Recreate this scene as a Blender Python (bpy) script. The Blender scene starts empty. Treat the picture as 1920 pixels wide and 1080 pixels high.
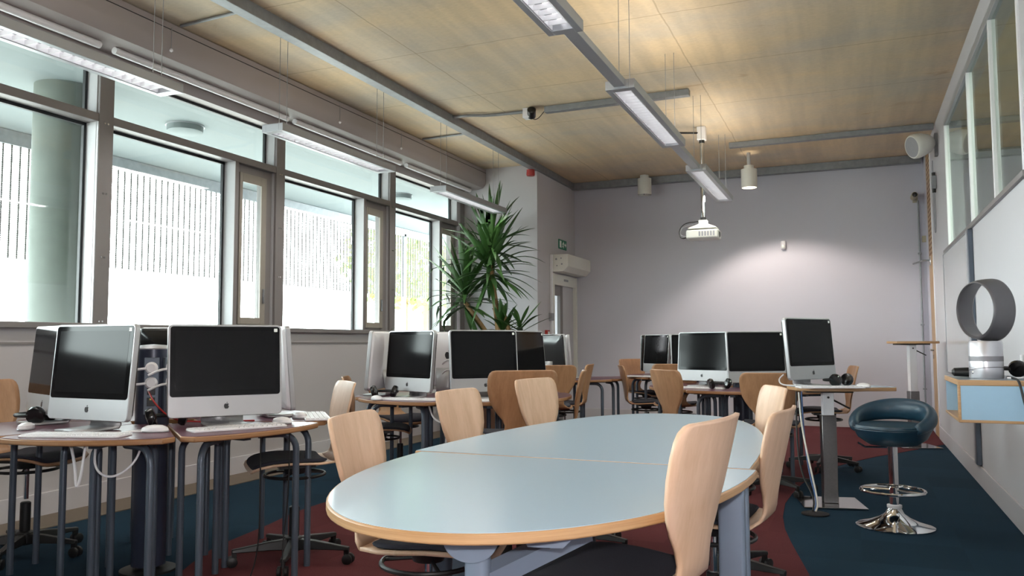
import bpy, bmesh, math, random
from mathutils import Vector, Matrix
random.seed(7)
sc = bpy.context.scene
COL = sc.collection
PI = math.pi
def R(a): return math.radians(a)

# ------------------------------------------------------------------ materials
def new_mat(name):
    m = bpy.data.materials.new(name); m.use_nodes = True
    nt = m.node_tree
    return m, nt, nt.nodes['Principled BSDF']
def mat(name, col, rough=.5, metal=0., var=.06, scale=30., bump=0., spec=.5, coat=0.):
    m, nt, b = new_mat(name)
    b.inputs['Roughness'].default_value = rough; b.inputs['Metallic'].default_value = metal
    b.inputs['Specular IOR Level'].default_value = spec
    b.inputs['Coat Weight'].default_value = coat; b.inputs['Coat Roughness'].default_value = .05
    tc = nt.nodes.new('ShaderNodeTexCoord'); n = nt.nodes.new('ShaderNodeTexNoise')
    n.inputs['Scale'].default_value = scale; n.inputs['Detail'].default_value = 4
    nt.links.new(tc.outputs['Object'], n.inputs['Vector'])
    mx = nt.nodes.new('ShaderNodeMix'); mx.data_type = 'RGBA'
    mx.inputs['A'].default_value = tuple(c*(1-var) for c in col)+(1,)
    mx.inputs['B'].default_value = tuple(min(1, c*(1+var)) for c in col)+(1,)
    nt.links.new(n.outputs['Fac'], mx.inputs['Factor'])
    nt.links.new(mx.outputs['Result'], b.inputs['Base Color'])
    if bump:
        bp = nt.nodes.new('ShaderNodeBump'); bp.inputs['Strength'].default_value = bump; bp.inputs['Distance'].default_value = .004
        nt.links.new(n.outputs['Fac'], bp.inputs['Height']); nt.links.new(bp.outputs['Normal'], b.inputs['Normal'])
    return m
def wood(name, c1, c2, rough=.38, stretch=(18, 18, 1.2)):
    m, nt, b = new_mat(name)
    b.inputs['Roughness'].default_value = rough
    tc = nt.nodes.new('ShaderNodeTexCoord'); mp = nt.nodes.new('ShaderNodeMapping')
    mp.inputs['Scale'].default_value = stretch
    oi = nt.nodes.new('ShaderNodeObjectInfo')
    ad = nt.nodes.new('ShaderNodeVectorMath'); ad.operation = 'ADD'
    nt.links.new(tc.outputs['Object'], ad.inputs[0]); nt.links.new(oi.outputs['Location'], ad.inputs[1])
    nt.links.new(ad.outputs[0], mp.inputs['Vector'])
    n = nt.nodes.new('ShaderNodeTexNoise'); n.inputs['Scale'].default_value = 1.; n.inputs['Detail'].default_value = 6; n.inputs['Distortion'].default_value = .6
    nt.links.new(mp.outputs['Vector'], n.inputs['Vector'])
    n2 = nt.nodes.new('ShaderNodeTexNoise'); n2.inputs['Scale'].default_value = 7.; n2.inputs['Detail'].default_value = 3
    nt.links.new(mp.outputs['Vector'], n2.inputs['Vector'])
    a = nt.nodes.new('ShaderNodeMath'); a.operation = 'MULTIPLY_ADD'; a.inputs[1].default_value = .35
    nt.links.new(n2.outputs['Fac'], a.inputs[0]); nt.links.new(n.outputs['Fac'], a.inputs[2])
    r = nt.nodes.new('ShaderNodeValToRGB')
    r.color_ramp.elements[0].position = .45; r.color_ramp.elements[0].color = c2+(1,)
    r.color_ramp.elements[1].position = .85; r.color_ramp.elements[1].color = c1+(1,)
    nt.links.new(a.outputs[0], r.inputs['Fac']); nt.links.new(r.outputs['Color'], b.inputs['Base Color'])
    return m
def emis(name, col, s):
    m, nt, b = new_mat(name)
    b.inputs['Base Color'].default_value = col+(1,)
    b.inputs['Emission Color'].default_value = col+(1,); b.inputs['Emission Strength'].default_value = s
    return m
def glass(name, tint=(.93, .98, .96), refl=.08):
    m, nt, b = new_mat(name); nt.nodes.remove(b)
    out = nt.nodes['Material Output']
    t = nt.nodes.new('ShaderNodeBsdfTransparent'); t.inputs['Color'].default_value = tint+(1,)
    g = nt.nodes.new('ShaderNodeBsdfGlossy'); g.inputs['Roughness'].default_value = .02
    lw = nt.nodes.new('ShaderNodeLayerWeight')
    f = nt.nodes.new('ShaderNodeMath'); f.operation = 'POWER'; f.inputs[1].default_value = 5; nt.links.new(lw.outputs['Facing'], f.inputs[0])
    mul = nt.nodes.new('ShaderNodeMath'); mul.operation = 'MULTIPLY_ADD'; mul.inputs[1].default_value = .9; mul.inputs[2].default_value = refl/2; mul.use_clamp = True
    mx = nt.nodes.new('ShaderNodeMixShader')
    nt.links.new(f.outputs[0], mul.inputs[0]); nt.links.new(mul.outputs[0], mx.inputs[0])
    nt.links.new(t.outputs[0], mx.inputs[1]); nt.links.new(g.outputs[0], mx.inputs[2]); nt.links.new(mx.outputs[0], out.inputs[0])
    return m
def ceiling_mat():
    m, nt, b = new_mat('board_marked_concrete'); b.inputs['Roughness'].default_value = .75
    L = nt.links.new
    tc = nt.nodes.new('ShaderNodeTexCoord')
    def noise(scale, sx, sy, detail=5, dist=.4):
        mp = nt.nodes.new('ShaderNodeMapping'); mp.inputs['Scale'].default_value = (sx, sy, 1)
        L(tc.outputs['Object'], mp.inputs['Vector'])
        n = nt.nodes.new('ShaderNodeTexNoise'); n.inputs['Scale'].default_value = scale; n.inputs['Detail'].default_value = detail; n.inputs['Distortion'].default_value = dist
        L(mp.outputs['Vector'], n.inputs['Vector']); return n.outputs['Fac']
    def ramp(fac, p0, c0, p1, c1):
        r = nt.nodes.new('ShaderNodeValToRGB'); e = r.color_ramp.elements
        e[0].position = p0; e[0].color = c0; e[1].position = p1; e[1].color = c1
        L(fac, r.inputs['Fac']); return r.outputs['Color']
    def mix(f, a, bb, mode='MIX'):
        x = nt.nodes.new('ShaderNodeMix'); x.data_type = 'RGBA'; x.blend_type = mode
        if hasattr(f, 'links'): L(f, x.inputs['Factor'])
        else: x.inputs['Factor'].default_value = f
        L(a, x.inputs['A'])
        if hasattr(bb, 'links'): L(bb, x.inputs['B'])
        else: x.inputs['B'].default_value = bb
        return x.outputs['Result']
    base = ramp(noise(.9, .8, 1.6), .36, (.60, .515, .405, 1), .64, (.74, .57, .36, 1))
    grey = ramp(noise(2.2, 3.6, .30, 5, .1), .35, (.80, .81, .83, 1), .62, (1, 1, 1, 1))
    c = mix(.75, base, grey, 'MULTIPLY')
    fine = ramp(noise(16, 1.6, 3.0, 8), .3, (.86, .86, .86, 1), .7, (1, 1, 1, 1))
    c = mix(.7, c, fine, 'MULTIPLY')
    rust = ramp(noise(1.5, .9, 1.7, 6, 1.0), .66, (0, 0, 0, 1), .78, (.65, .65, .65, 1))
    c = mix(rust, c, (.36, .19, .075, 1))
    sep = nt.nodes.new('ShaderNodeSeparateXYZ'); L(tc.outputs['Object'], sep.inputs[0])
    wob = noise(3., 1, 1, 3)
    def line(sock, pos):
        s = nt.nodes.new('ShaderNodeMath'); s.operation = 'SUBTRACT'; L(sock, s.inputs[0]); s.inputs[1].default_value = pos
        w = nt.nodes.new('ShaderNodeMath'); w.operation = 'MULTIPLY_ADD'; L(wob, w.inputs[0]); w.inputs[1].default_value = .03; L(s.outputs[0], w.inputs[2])
        a = nt.nodes.new('ShaderNodeMath'); a.operation = 'ABSOLUTE'; L(w.outputs[0], a.inputs[0])
        l = nt.nodes.new('ShaderNodeMath'); l.operation = 'LESS_THAN'; L(a.outputs[0], l.inputs[0]); l.inputs[1].default_value = .006
        return l.outputs[0]
    for s, p in ((sep.outputs[1], 6.86), (sep.outputs[1], 8.06), (sep.outputs[1], 4.45), (sep.outputs[1], 5.66), (sep.outputs[0], -1.2), (sep.outputs[0], -3.2)):
        f = nt.nodes.new('ShaderNodeMath'); f.operation = 'MULTIPLY'; f.inputs[1].default_value = .4; L(line(s, p), f.inputs[0])
        c = mix(f.outputs[0], c, (.22, .15, .08, 1))
    L(c, b.inputs['Base Color'])
    return m
def carpet_mat(name, col):
    m, nt, b = new_mat(name); b.inputs['Roughness'].default_value = .95; b.inputs['Specular IOR Level'].default_value = .1
    L = nt.links.new
    tc = nt.nodes.new('ShaderNodeTexCoord')
    s = nt.nodes.new('ShaderNodeVectorMath'); s.operation = 'SNAP'; s.inputs[1].default_value = (.5, .5, 5); L(tc.outputs['Object'], s.inputs[0])
    w = nt.nodes.new('ShaderNodeTexWhiteNoise'); L(s.outputs[0], w.inputs[0])
    n = nt.nodes.new('ShaderNodeTexNoise'); n.inputs['Scale'].default_value = 220; n.inputs['Detail'].default_value = 3; L(tc.outputs['Object'], n.inputs['Vector'])
    a = nt.nodes.new('ShaderNodeMath'); a.operation = 'MULTIPLY_ADD'; a.inputs[1].default_value = .35; L(w.outputs['Value'], a.inputs[0]); L(n.outputs['Fac'], a.inputs[2])
    mx = nt.nodes.new('ShaderNodeMix'); mx.data_type = 'RGBA'
    mx.inputs['A'].default_value = tuple(c*.72 for c in col)+(1,); mx.inputs['B'].default_value = tuple(c*1.25 for c in col)+(1,)
    L(a.outputs[0], mx.inputs['Factor']); L(mx.outputs['Result'], b.inputs['Base Color'])
    bp = nt.nodes.new('ShaderNodeBump'); bp.inputs['Strength'].default_value = .4; bp.inputs['Distance'].default_value = .004
    L(n.outputs['Fac'], bp.inputs['Height']); L(bp.outputs['Normal'], b.inputs['Normal'])
    return m

M = dict(
    wall=mat('wall_paint', (.53, .515, .545), .7, var=.03, scale=1.2),
    wall_l=mat('grey_wall_paint', (.50, .475, .49), .6, var=.03, scale=1.2),
    wall_b=mat('lilac_wall_paint', (.565, .555, .625), .65, var=.04, scale=.8),
    base=mat('skirting_paint', (.56, .54, .57), .45, var=.02),
    ceil=ceiling_mat(), blue=carpet_mat('blue_carpet', (.014, .036, .061)), red=carpet_mat('maroon_carpet', (.105, .030, .034)),
    strip=mat('floor_strip', (.16, .125, .095), .6, var=.1, scale=12),
    alu=mat('window_frame_grey', (.24, .22, .22), .45, .2, var=.03), aluw=mat('window_reveal', (.52, .52, .54), .5, var=.03),
    bead=mat('black_gasket', (.012, .014, .017), .5), glass=glass('window_glass'), glass2=glass('partition_glass', (.84, .92, .87), .10),
    galv=mat('galvanised_steel', (.26, .27, .285), .5, .45, var=.25, scale=18), lum=mat('luminaire_metal', (.42, .43, .46), .4, .45, var=.03),
    white=mat('white_plastic', (.80, .79, .82), .35, var=.02), white2=mat('off_white_plastic', (.72, .71, .66), .4, var=.03), louv=mat('white_louvre', (.85, .85, .88), .35),
    tube=emis('lamp_tube', (1, .97, .95), 1.3), lampface=emis('downlight_lamp', (1, .86, .66), 7.),
    pelmet=mat('pelmet_metal', (.33, .29, .285), .5, .1, var=.04, scale=3),
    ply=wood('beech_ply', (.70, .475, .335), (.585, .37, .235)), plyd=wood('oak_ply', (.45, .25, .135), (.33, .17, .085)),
    edge=wood('ply_edge', (.53, .32, .16), (.40, .22, .10), stretch=(3, 3, 160)),
    edged=wood('desk_ply_edge', (.36, .185, .085), (.24, .115, .05), stretch=(3, 3, 160)),
    lam=mat('pale_blue_laminate', (.385, .51, .62), .26, var=.015, scale=300, spec=.6), purp=mat('purple_laminate', (.135, .055, .080), .3, var=.05, scale=200, spec=.3),
    shelfblue=mat('sky_blue_panel', (.33, .50, .66), .45, var=.02),
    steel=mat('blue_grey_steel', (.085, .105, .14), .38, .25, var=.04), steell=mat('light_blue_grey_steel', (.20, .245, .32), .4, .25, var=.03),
    fabric=mat('navy_seat_fabric', (.018, .018, .030), .95, var=.4, scale=400, bump=.3), black=mat('black_plastic', (.012, .012, .013), .45, var=.15),
    chrome=mat('chrome', (.72, .72, .73), .07, 1., var=.01), brushed=mat('brushed_steel', (.25, .24, .245), .3, 1., var=.12, scale=60),
    imac=mat('satin_aluminium', (.42, .42, .435), .38, .35, var=.015), screen=mat('black_glass', (.005, .005, .006), .06, spec=.12), scrin=mat('dark_lcd', (.009, .009, .010), .09, spec=.10),
    logo=mat('black_logo', (.01, .01, .012), .3), post=mat('post_enamel', (.036, .043, .072), .33, .2, var=.05), stoolblue=mat('teal_leather', (.012, .042, .072), .38, var=.1, scale=40, bump=.1),
    fanring=mat('fan_iron_grey', (.125, .12, .13), .38, .35, var=.03), fanbase=mat('fan_silver', (.62, .61, .65), .3, .7, var=.02), fangrille=mat('fan_grille', (.24, .23, .25), .5, .4),
    leaf=mat('yucca_leaf', (.035, .095, .022), .42, var=.5, scale=6), trunk=mat('yucca_bark', (.25, .155, .07), .9, var=.45, scale=45, bump=.8), pot=mat('pot_terracotta', (.22, .11, .07), .8),
    green=mat('sign_green', (.012, .19, .11), .45), signw=mat('sign_white', (.85, .88, .85), .5), redp=mat('alarm_red', (.38, .018, .015), .35), redcable=mat('red_cable', (.42, .02, .02), .4),
    bluecable=mat('blue_cable', (.05, .12, .3), .4), oak=wood('oak_lining', (.52, .33, .16), (.40, .23, .10)), concrete=mat('outdoor_concrete', (.13, .15, .135), .8, var=.3, scale=5, bump=.2),
    soffit=mat('outdoor_soffit', (.20, .235, .245), .7, var=.02, scale=1), ground=mat('outdoor_paving', (.27, .27, .26), .8, var=.1, scale=2), mesh=mat('outdoor_mesh', (.07, .065, .06), .7),
    tree=mat('tree_leaf', (.22, .34, .08), .8, var=.4, scale=3), brown=mat('brown_board', (.16, .075, .04), .6), board=mat('whiteboard_face', (.62, .61, .63), .16, var=.01), grey=mat('mid_grey', (.30, .30, .32), .5),
    yellow=mat('amber_led', (.8, .55, .1), .4), greenled=mat('green_led', (.05, .5, .3), .4), beige=mat('beige_plastic', (.42, .37, .27), .5), black2=mat('black_glossy', (.01, .01, .011), .22),
    otherwall=mat('next_room_paint', (.44, .43, .35), .7, var=.05, scale=.6), soilm=mat('soil', (.05, .03, .02), .95),
)

# ------------------------------------------------------------------ mesh helpers
class MB:
    def __init__(self): self.bm = bmesh.new()
    def box(self, x0, x1, y0, y1, z0, z1, mx=None):
        vs = [self.bm.verts.new(v) for v in ((x0, y0, z0), (x1, y0, z0), (x1, y1, z0), (x0, y1, z0), (x0, y0, z1), (x1, y0, z1), (x1, y1, z1), (x0, y1, z1))]
        if mx:
            for v in vs: v.co = mx @ v.co
        for f in ((3, 2, 1, 0), (4, 5, 6, 7), (0, 1, 5, 4), (1, 2, 6, 5), (2, 3, 7, 6), (3, 0, 4, 7)):
            self.bm.faces.new([vs[i] for i in f])
        return self
    def rings(self, rings, close=True, cap=True):
        R_ = [[self.bm.verts.new(p) for p in r] for r in rings]
        n = len(R_[0])
        for a, b in zip(R_, R_[1:]):
            for i in range(n if close else n-1):
                j = (i+1) % n
                self.bm.faces.new((a[i], a[j], b[j], b[i]))
        if cap and close:
            self.bm.faces.new(R_[0][::-1]); self.bm.faces.new(R_[-1])
        return self
    def lathe(self, prof, n=32, c=(0, 0, 0), cap=True, mx=None, sx=1, sy=1):
        rs = []
        for r, z in prof:
            ring = [Vector((c[0]+sx*r*math.cos(2*PI*i/n), c[1]+sy*r*math.sin(2*PI*i/n), c[2]+z)) for i in range(n)]
            rs.append([mx @ p for p in ring] if mx else ring)
        return self.rings(rs, True, cap)
    def cyl(self, a, b, r, n=16, r2=None):
        return self.tube([a, b], r, n, r2=r2)
    def tube(self, pts, r, n=10, closed=False, r2=None, smooth=0):
        pts = [Vector(p) for p in pts]
        for _ in range(smooth):
            q = [pts[0]]
            for a, b in zip(pts, pts[1:]): q += [a*.75+b*.25, a*.25+b*.75]
            q.append(pts[-1]); pts = q
        m = len(pts); rs = []; u = None
        for i, p in enumerate(pts):
            if closed: d = pts[(i+1) % m]-pts[i-1]
            else: d = pts[min(i+1, m-1)]-pts[max(i-1, 0)]
            d.normalize()
            if u is None: u = d.orthogonal().normalized()
            else:
                u = u-d*u.dot(d)
                u = u.normalized() if u.length > 1e-6 else d.orthogonal().normalized()
            w = d.cross(u)
            rr = r if r2 is None else r+(r2-r)*i/(m-1)
            rs.append([p+(u*math.cos(2*PI*k/n)+w*math.sin(2*PI*k/n))*rr for k in range(n)])
        if closed: rs.append(rs[0]); 
        if closed:
            V = [[self.bm.verts.new(p) for p in ring] for ring in rs[:-1]]
            for i in range(m):
                a, b = V[i], V[(i+1) % m]
                for k in range(n): self.bm.faces.new((a[k], a[(k+1) % n], b[(k+1) % n], b[k]))
            return self
        return self.rings(rs, True, True)
    def prism(self, poly, z0, z1, mx=None):
        a = [Vector((x, y, z0)) for x, y in poly]; b = [Vector((x, y, z1)) for x, y in poly]
        if mx: a = [mx @ v for v in a]; b = [mx @ v for v in b]
        return self.rings([a, b], True, True)
    def grid(self, P):
        V = [[self.bm.verts.new(p) for p in row] for row in P]
        for a, b in zip(V, V[1:]):
            for i in range(len(a)-1): self.bm.faces.new((a[i], a[i+1], b[i+1], b[i]))
        return self
    def build(self, name, m, parent=None, bevel=0, smooth=35, sub=0, solid=0, mods=None, loc=None, rot=None):
        bmesh.ops.recalc_face_normals(self.bm, faces=self.bm.faces[:])
        me = bpy.data.meshes.new(name); self.bm.to_mesh(me); self.bm.free()
        me.materials.append(m)
        if smooth:
            for p in me.polygons: p.use_smooth = True
            me.set_sharp_from_angle(angle=R(smooth))
        o = bpy.data.objects.new(name, me); COL.objects.link(o)
        if parent: o.parent = parent
        if loc: o.location = loc
        if rot: o.rotation_euler = rot
        if solid:
            s = o.modifiers.new('solid', 'SOLIDIFY'); s.thickness = solid; s.offset = 0
        if bevel:
            s = o.modifiers.new('bevel', 'BEVEL'); s.width = bevel; s.segments = 2; s.limit_method = 'ANGLE'; s.angle_limit = R(40)
        if sub:
            s = o.modifiers.new('sub', 'SUBSURF'); s.levels = sub; s.render_levels = sub
        return o
def box(name, b, m, parent=None, bevel=0, **k):
    return MB().box(*b).build(name, m, parent, bevel, **k)
def tag(o, label=None, cat=None, group=None, kind=None):
    if label: o['label'] = label
    if cat: o['category'] = cat
    if group: o['group'] = group
    if kind: o['kind'] = kind
    return o
def thing(name, label, cat, loc=(0, 0, 0), rz=0, group=None, kind=None):
    o = bpy.data.objects.new(name, None); COL.objects.link(o); o.empty_display_size = .1
    o.location = loc; o.rotation_euler = (0, 0, rz)
    return tag(o, label, cat, group, kind)
def struct(o): o['kind'] = 'structure'; return o
def dup(o, parent=None):
    c = o.copy(); COL.objects.link(c)
    if parent: c.parent = parent
    for ch in list(o.children): dup(ch, c)
    return c
def rrect(w, h, r, n=5, cx=0, cy=0):
    P = []
    for sx, sy, a0 in ((1, 1, 0), (-1, 1, 90), (-1, -1, 180), (1, -1, 270)):
        for i in range(n+1):
            a = R(a0+90*i/n); P.append((cx+sx*(w/2-r)+r*math.cos(a), cy+sy*(h/2-r)+r*math.sin(a)))
    return P
XZ = Matrix(((1, 0, 0, 0), (0, 0, 1, 0), (0, 1, 0, 0), (0, 0, 0, 1)))   # (x,y,z)->(x,z,y)

# ------------------------------------------------------------------ room shell
XL, XR, YB, ZC, YN = -4.85, .866, 11.4, 3.45, -5.4
floor = struct(MB().box(-5.0, 1.6, YN, 12.2, -.12, 0).build('floor', M['blue'], smooth=0))
red_r = [(-.05, 2.2), (-.12, 3.2), (-.23, 4.15), (-.35, 4.75), (-.41, 5.09), (-.45, 5.45), (-.47, 5.9), (-.45, 6.3), (-.41, 6.75), (-.35, 7.2), (-.22, 7.7), (-.04, 8.16), (.16, 8.6), (.383, 8.99), (.6, 9.4), (.85, 9.85), (.86, 11.39)]
red_l = [(-3.4, 11.39), (-3.3, 9), (-3.2, 7.5), (-3.3, 6.2), (-3.41, 5.2), (-3.42, 4.7), (-3.4, 4.4), (-3.32, 4.05), (-3.23, 3.5), (-3.1, 3.2), (-2.95, 2.9), (-2.5, 2.2), (-1.9, 1.2), (-1.2, -1.0), (.1, -1.0)]
MB().prism(red_r+red_l, .0, .003).build('carpet_inlay', M['red'], floor, smooth=0)
box('edge_strip', (XL+.014, -4.5, YN, 9.85, 0, .006), M['strip'], floor)
struct(MB().box(-5.0, 4.2, YN, 12.2, ZC, ZC+.25).build('ceiling', M['ceil'], smooth=0))
struct(MB().box(-3.9, 2.2, YB, YB+.15, 0, ZC).build('wall_back', M['wall_b'], smooth=0))
col = struct(MB().box(-5.0, -3.79, 9.85, 10.36, 0, ZC).box(-5.0, -3.79, 10.36, 11.44, 2.05, ZC).box(-5.0, -3.79, 11.40, 11.55, 0, 2.05).build('wall_corner', M['wall'], smooth=0))
wl = struct(MB().box(-5.05, XL, YN, 9.85, 0, 1.21).build('wall_left', M['wall_l'], smooth=0))
MB().box(XL, XL+.008, YN, 9.85, 1.10, 1.116).build('dado_groove', M['alu'], wl, smooth=0)
MB().box(-5.05, XL, YN, 9.85, 3.09, ZC).build('head_panel', M['pelmet'], wl, smooth=0)
struct(MB().box(XL, XL+.014, YN, 9.85, 0, .15).build('baseboard_left', M['base'], bevel=.004))
struct(MB().box(XR-.014, XR, YN, 10.42, 0, .15).build('baseboard_right', M['base'], bevel=.004))
struct(MB().box(-3.79, .80, YB-.014, YB, 0, .15).build('baseboard_back', M['base'], bevel=.004))
struct(MB().box(XR, XR+.14, YN, 10.42, 0, 2.0).box(XR, XR+.14, YN, 10.42, 3.24, ZC).box(XR, XR+.14, 8.75, 10.42, 2.0, 3.24).box(XR, XR+.14, YN, 5.0, 2.0, 3.24).build('wall_right', M['wall'], smooth=0))
struct(MB().box(XR, XR+.14, 10.95, YB, 0, ZC).build('wall_recess', M['wall_b'], smooth=0))
struct(MB().box(-5.0, 1.0, YN-.15, YN, 0, ZC).build('wall_near', mat('darkened_near_wall', (.10, .075, .055), .6), smooth=0))  # unseen wall, coloured dark to keep the screen reflections dim
# room beyond the partition glazing
struct(MB().box(4.0, 4.15, YN, 12, 0, ZC).box(1.01, 4.0, 11.9, 12, 0, ZC).build('wall_next_room', M['otherwall'], smooth=0))
struct(MB().box(1.01, 4.0, YN, 12, -.1, 0).build('floor_next_room', M['grey'], smooth=0))

# windows left: bays between fins
fins = [9.72, 7.98, 6.0, 4.10, 2.17, .24, -1.69, -3.62, -5.40]
for i in range(len(fins)-1):
    y1, y0 = fins[i]-.06, fins[i+1]+.06
    w = thing('window_%d' % (i+1), None, None, (XL, y0, 1.21), kind='structure')
    L = y1-y0; H = 3.09-1.21; zt = 2.665-1.21
    vent = abs(fins[i]-4.10) > .01                # the bay with the outdoor column is one fixed pane
    v0 = L-.53 if vent else L+.0
    MB().box(-.14, .005, -.12, 0, 0, H).build('mullion', M['alu'], w, bevel=.003)
    s = MB()
    for zz in (.05, .5, .95, 1.45): 
        for yy in (-.075, -.05): s.cyl((.004, yy, zz), (.009, yy, zz), .007, 8)
    s.build('fixing_screws', M['chrome'], w)
    MB().box(-.14, -.02, L-.006, L-.001, 0, H).box(-.14, -.0, v0-.004, v0, 0, zt).build('reveal', M['aluw'], w, smooth=0)
    if vent: MB().box(-.14, 0, v0, v0+.045, 0, zt).build('centre_mullion', M['alu'], w, bevel=.003)
    MB().box(-.12, .0, 0, L, zt, zt+.06).build('transom', M['alu'], w, bevel=.003)
    f = MB()
    for (a, b, c, d) in ((0, v0, .0, zt), (0, L, zt+.06, H)):
        f.box(-.14, -.115, a, a+.02, c, d).box(-.14, -.115, b-.026, b-.006, c, d).box(-.14, -.115, a, b, c, c+.015).box(-.14, -.115, a, b, d-.022, d)
    f.build('gasket', M['bead'], w, smooth=0)
    MB().box(-.134, -.126, .02, v0-.02, .015, zt-.02).build('fixed_pane', M['glass'], w, smooth=0)
    MB().box(-.134, -.126, .02, L-.02, zt+.08, H-.02).build('clerestory_pane', M['glass'], w, smooth=0)
    if not vent: continue
    va, vb = v0+.045, L
    c = MB()
    for a, b, p, q in ((va, va+.06, 0, zt), (vb-.12, vb, 0, zt), (va+.06, vb-.12, 0, .09), (va+.06, vb-.12, zt-.11, zt)): c.box(-.12, -.045, a, b, p, q)
    cs = c.build('casement_frame', M['alu'], w, bevel=.004)
    MB().box(-.046, -.03, va+.05, va+.085, .06, zt-.07).box(-.046, -.03, vb-.155, vb-.09, .06, zt-.07).box(-.046, -.03, va+.085, vb-.155, .06, .12).box(-.046, -.03, va+.085, vb-.155, zt-.15, zt-.07).build('casement_sash', mat('sash_beige', (.33, .30, .26), .45, .1), cs, bevel=.003)
    MB().box(-.09, -.082, va+.06, vb-.12, .09, zt-.11).build('casement_pane', M['glass'], cs, smooth=0)
    MB().box(-.03, -.012, vb-.13, vb-.115, .25, .38).build('window_handle', M['galv'], cs, bevel=.003)
struct(MB().box(-5.05, XL+.05, YN, 9.85, 1.205, 1.245).build('trim_1', M['alu'], bevel=.004))
struct(MB().box(-5.03, XL-.0, 9.72, 9.85, 1.21, 3.09).build('trim_2', M['alu'], bevel=.004))
# pelmet duct along the window head
prof = [(XL, 3.17), (-4.64, 3.17), (-4.57, 3.19), (-4.53, 3.24), (-4.525, 3.30), (-4.525, 3.435), (XL, 3.435)]
pm = thing('blind_casing', 'long grey rounded blind casing along the top of the window wall', 'blind casing', (0, 0, 0))
MB().rings([[(x, y, z) for x, z in prof] for y in (YN, 9.84)]).build('casing_body', M['pelmet'], pm)
MB().box(-4.534, -4.522, YN, 9.83, 3.385, 3.39).build('casing_seam', M['bead'], pm)
for k, (a, b) in enumerate(((-3, 3.9), (4.02, 5.9), (6.0, 7.9), (8.02, 9.7))):
    t = MB().tube([(-4.70, a, 3.145), (-4.70, b, 3.145)], .026, 12).build('blind_roller', M['white'])
    tag(t, ['slim pale roller blind tube above the first window with the concrete column', 'slim pale roller blind tube above the window with the round outdoor lamp', 'slim pale roller blind tube above the third window from the left', 'slim pale roller blind tube above the window beside the plant'][k], 'roller blind', 'roller blind tubes')
for k, y in enumerate((4.35, 6.45, 7.6)):
    c = thing('pull_cord', ['blind pull cord hanging above the second window from the left', 'blind pull cord hanging above the third window from the left', 'blind pull cord hanging farthest along the blind casing'][k], 'pull cord', (-4.515, y, 3.40), group='blind pull cords')
    MB().cyl((0, 0, 0), (0, 0, -.16), .0025, 6).build('cord', M['grey'], c)
    MB().lathe([(.002, .012), (.011, .004), (.013, -.008), (.002, -.018)], 12, (0, 0, -.165)).build('cord_knob', M['white'], c)

# exit door on the corner block
d = thing('door_1', None, None, (-3.79, 10.36, 0), kind='structure')
MB().box(-.10, .03, 0, .07, 0, 2.05).box(-.10, .03, .98, 1.04, 0, 2.05).box(-.10, .03, .07, .98, 1.90, 2.05).build('door_frame', M['white2'], d, bevel=.004)
lf = MB().box(-.07, -.02, .07, .15, 0, 1.90).box(-.07, -.02, .43, .53, 0, 1.90).box(-.07, -.02, .15, .43, 1.76, 1.90).box(-.07, -.02, .15, .43, 0, .2).build('door_leaf', M['alu'], d, bevel=.003)
MB().box(-.05, -.042, .15, .43, .2, 1.76).build('door_glass', M['glass'], lf, smooth=0)
MB().box(-.07, -.015, .53, .98, 0, 1.90).build('side_panel', M['wall'], d, bevel=.003)
MB().box(.028, .036, .45, .62, 1.965, 1.995).build('door_closer_slot', M['grey'], d)
sh = thing('shutter_box', 'white roller shutter housing above the exit door', 'shutter box', (-3.79, 10.38, 2.07))
pr = [(.002, .0), (.17, .0), (.24, .07), (.24, .235), (.002, .235)]
MB().rings([[(x, y, z) for x, z in pr] for y in (0, 1.015)]).build('housing', M['white2'], sh, bevel=.004)
MB().cyl((.07, -.004, .17), (.07, .002, .17), .014, 10).cyl((.14, -.004, .18), (.14, .002, .18), .01, 10).cyl((.08, -.004, .08), (.08, .002, .08), .01, 10).cyl((.15, -.004, .1), (.15, .002, .1), .012, 10).build('end_screws', M['grey'], sh)
g = thing('shutter_guide', 'white shutter guide rail with key switch beside the exit door', 'guide rail', (-3.79, 10.31, 0))
MB().box(.002, .03, 0, .05, .9, 2.3).build('rail', M['white'], g, bevel=.003)
MB().box(.002, .05, -.05, .03, 1.40, 1.50).build('key_switch', M['grey'], g, bevel=.004)
e = thing('exit_sign', 'green and white exit sign above the shutter housing', 'sign', (-3.79, 10.66, 2.42))
MB().box(.002, .012, 0, .33, 0, .135).build('sign_plate', M['green'], e, bevel=.002)
def txt(s, size, m, parent, mx, name='lettering', depth=.0008):
    c = bpy.data.curves.new(name, 'FONT'); c.body = s; c.size = size; c.extrude = depth; c.align_x = 'CENTER'; c.align_y = 'CENTER'
    o = bpy.data.objects.new(name, c); COL.objects.link(o)
    me = bpy.data.meshes.new_from_object(o); bpy.data.objects.remove(o)
    o = bpy.data.objects.new(name, me); COL.objects.link(o); me.materials.clear(); me.materials.append(m)
    o.matrix_local = mx
    if parent: o.parent = parent
    return o
RX = Matrix(((0, 0, 1, 0), (1, 0, 0, 0), (0, 1, 0, 0), (0, 0, 0, 1)))    # text facing +X, reading along +Y
MB().box(.012, .014, .03, .10, .02, .115).build('door_symbol', M['signw'], e)
man = MB()
man.lathe([(.001, -.009), (.009, 0), (.001, .009)], 10, (.0135, .185, .105)).tube([(.0135, .18, .092), (.0135, .165, .06)], .009, 6).tube([(.0135, .165, .06), (.0135, .19, .045), (.0135, .185, .02)], .006, 6).tube([(.0135, .163, .06), (.0135, .15, .04), (.0135, .13, .03)], .006, 6).tube([(.0135, .18, .09), (.0135, .2, .08), (.0135, .215, .088)], .004, 6).tube([(.0135, .175, .09), (.0135, .155, .085), (.0135, .145, .07)], .004, 6)
man.build('running_figure', M['signw'], e)
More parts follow.
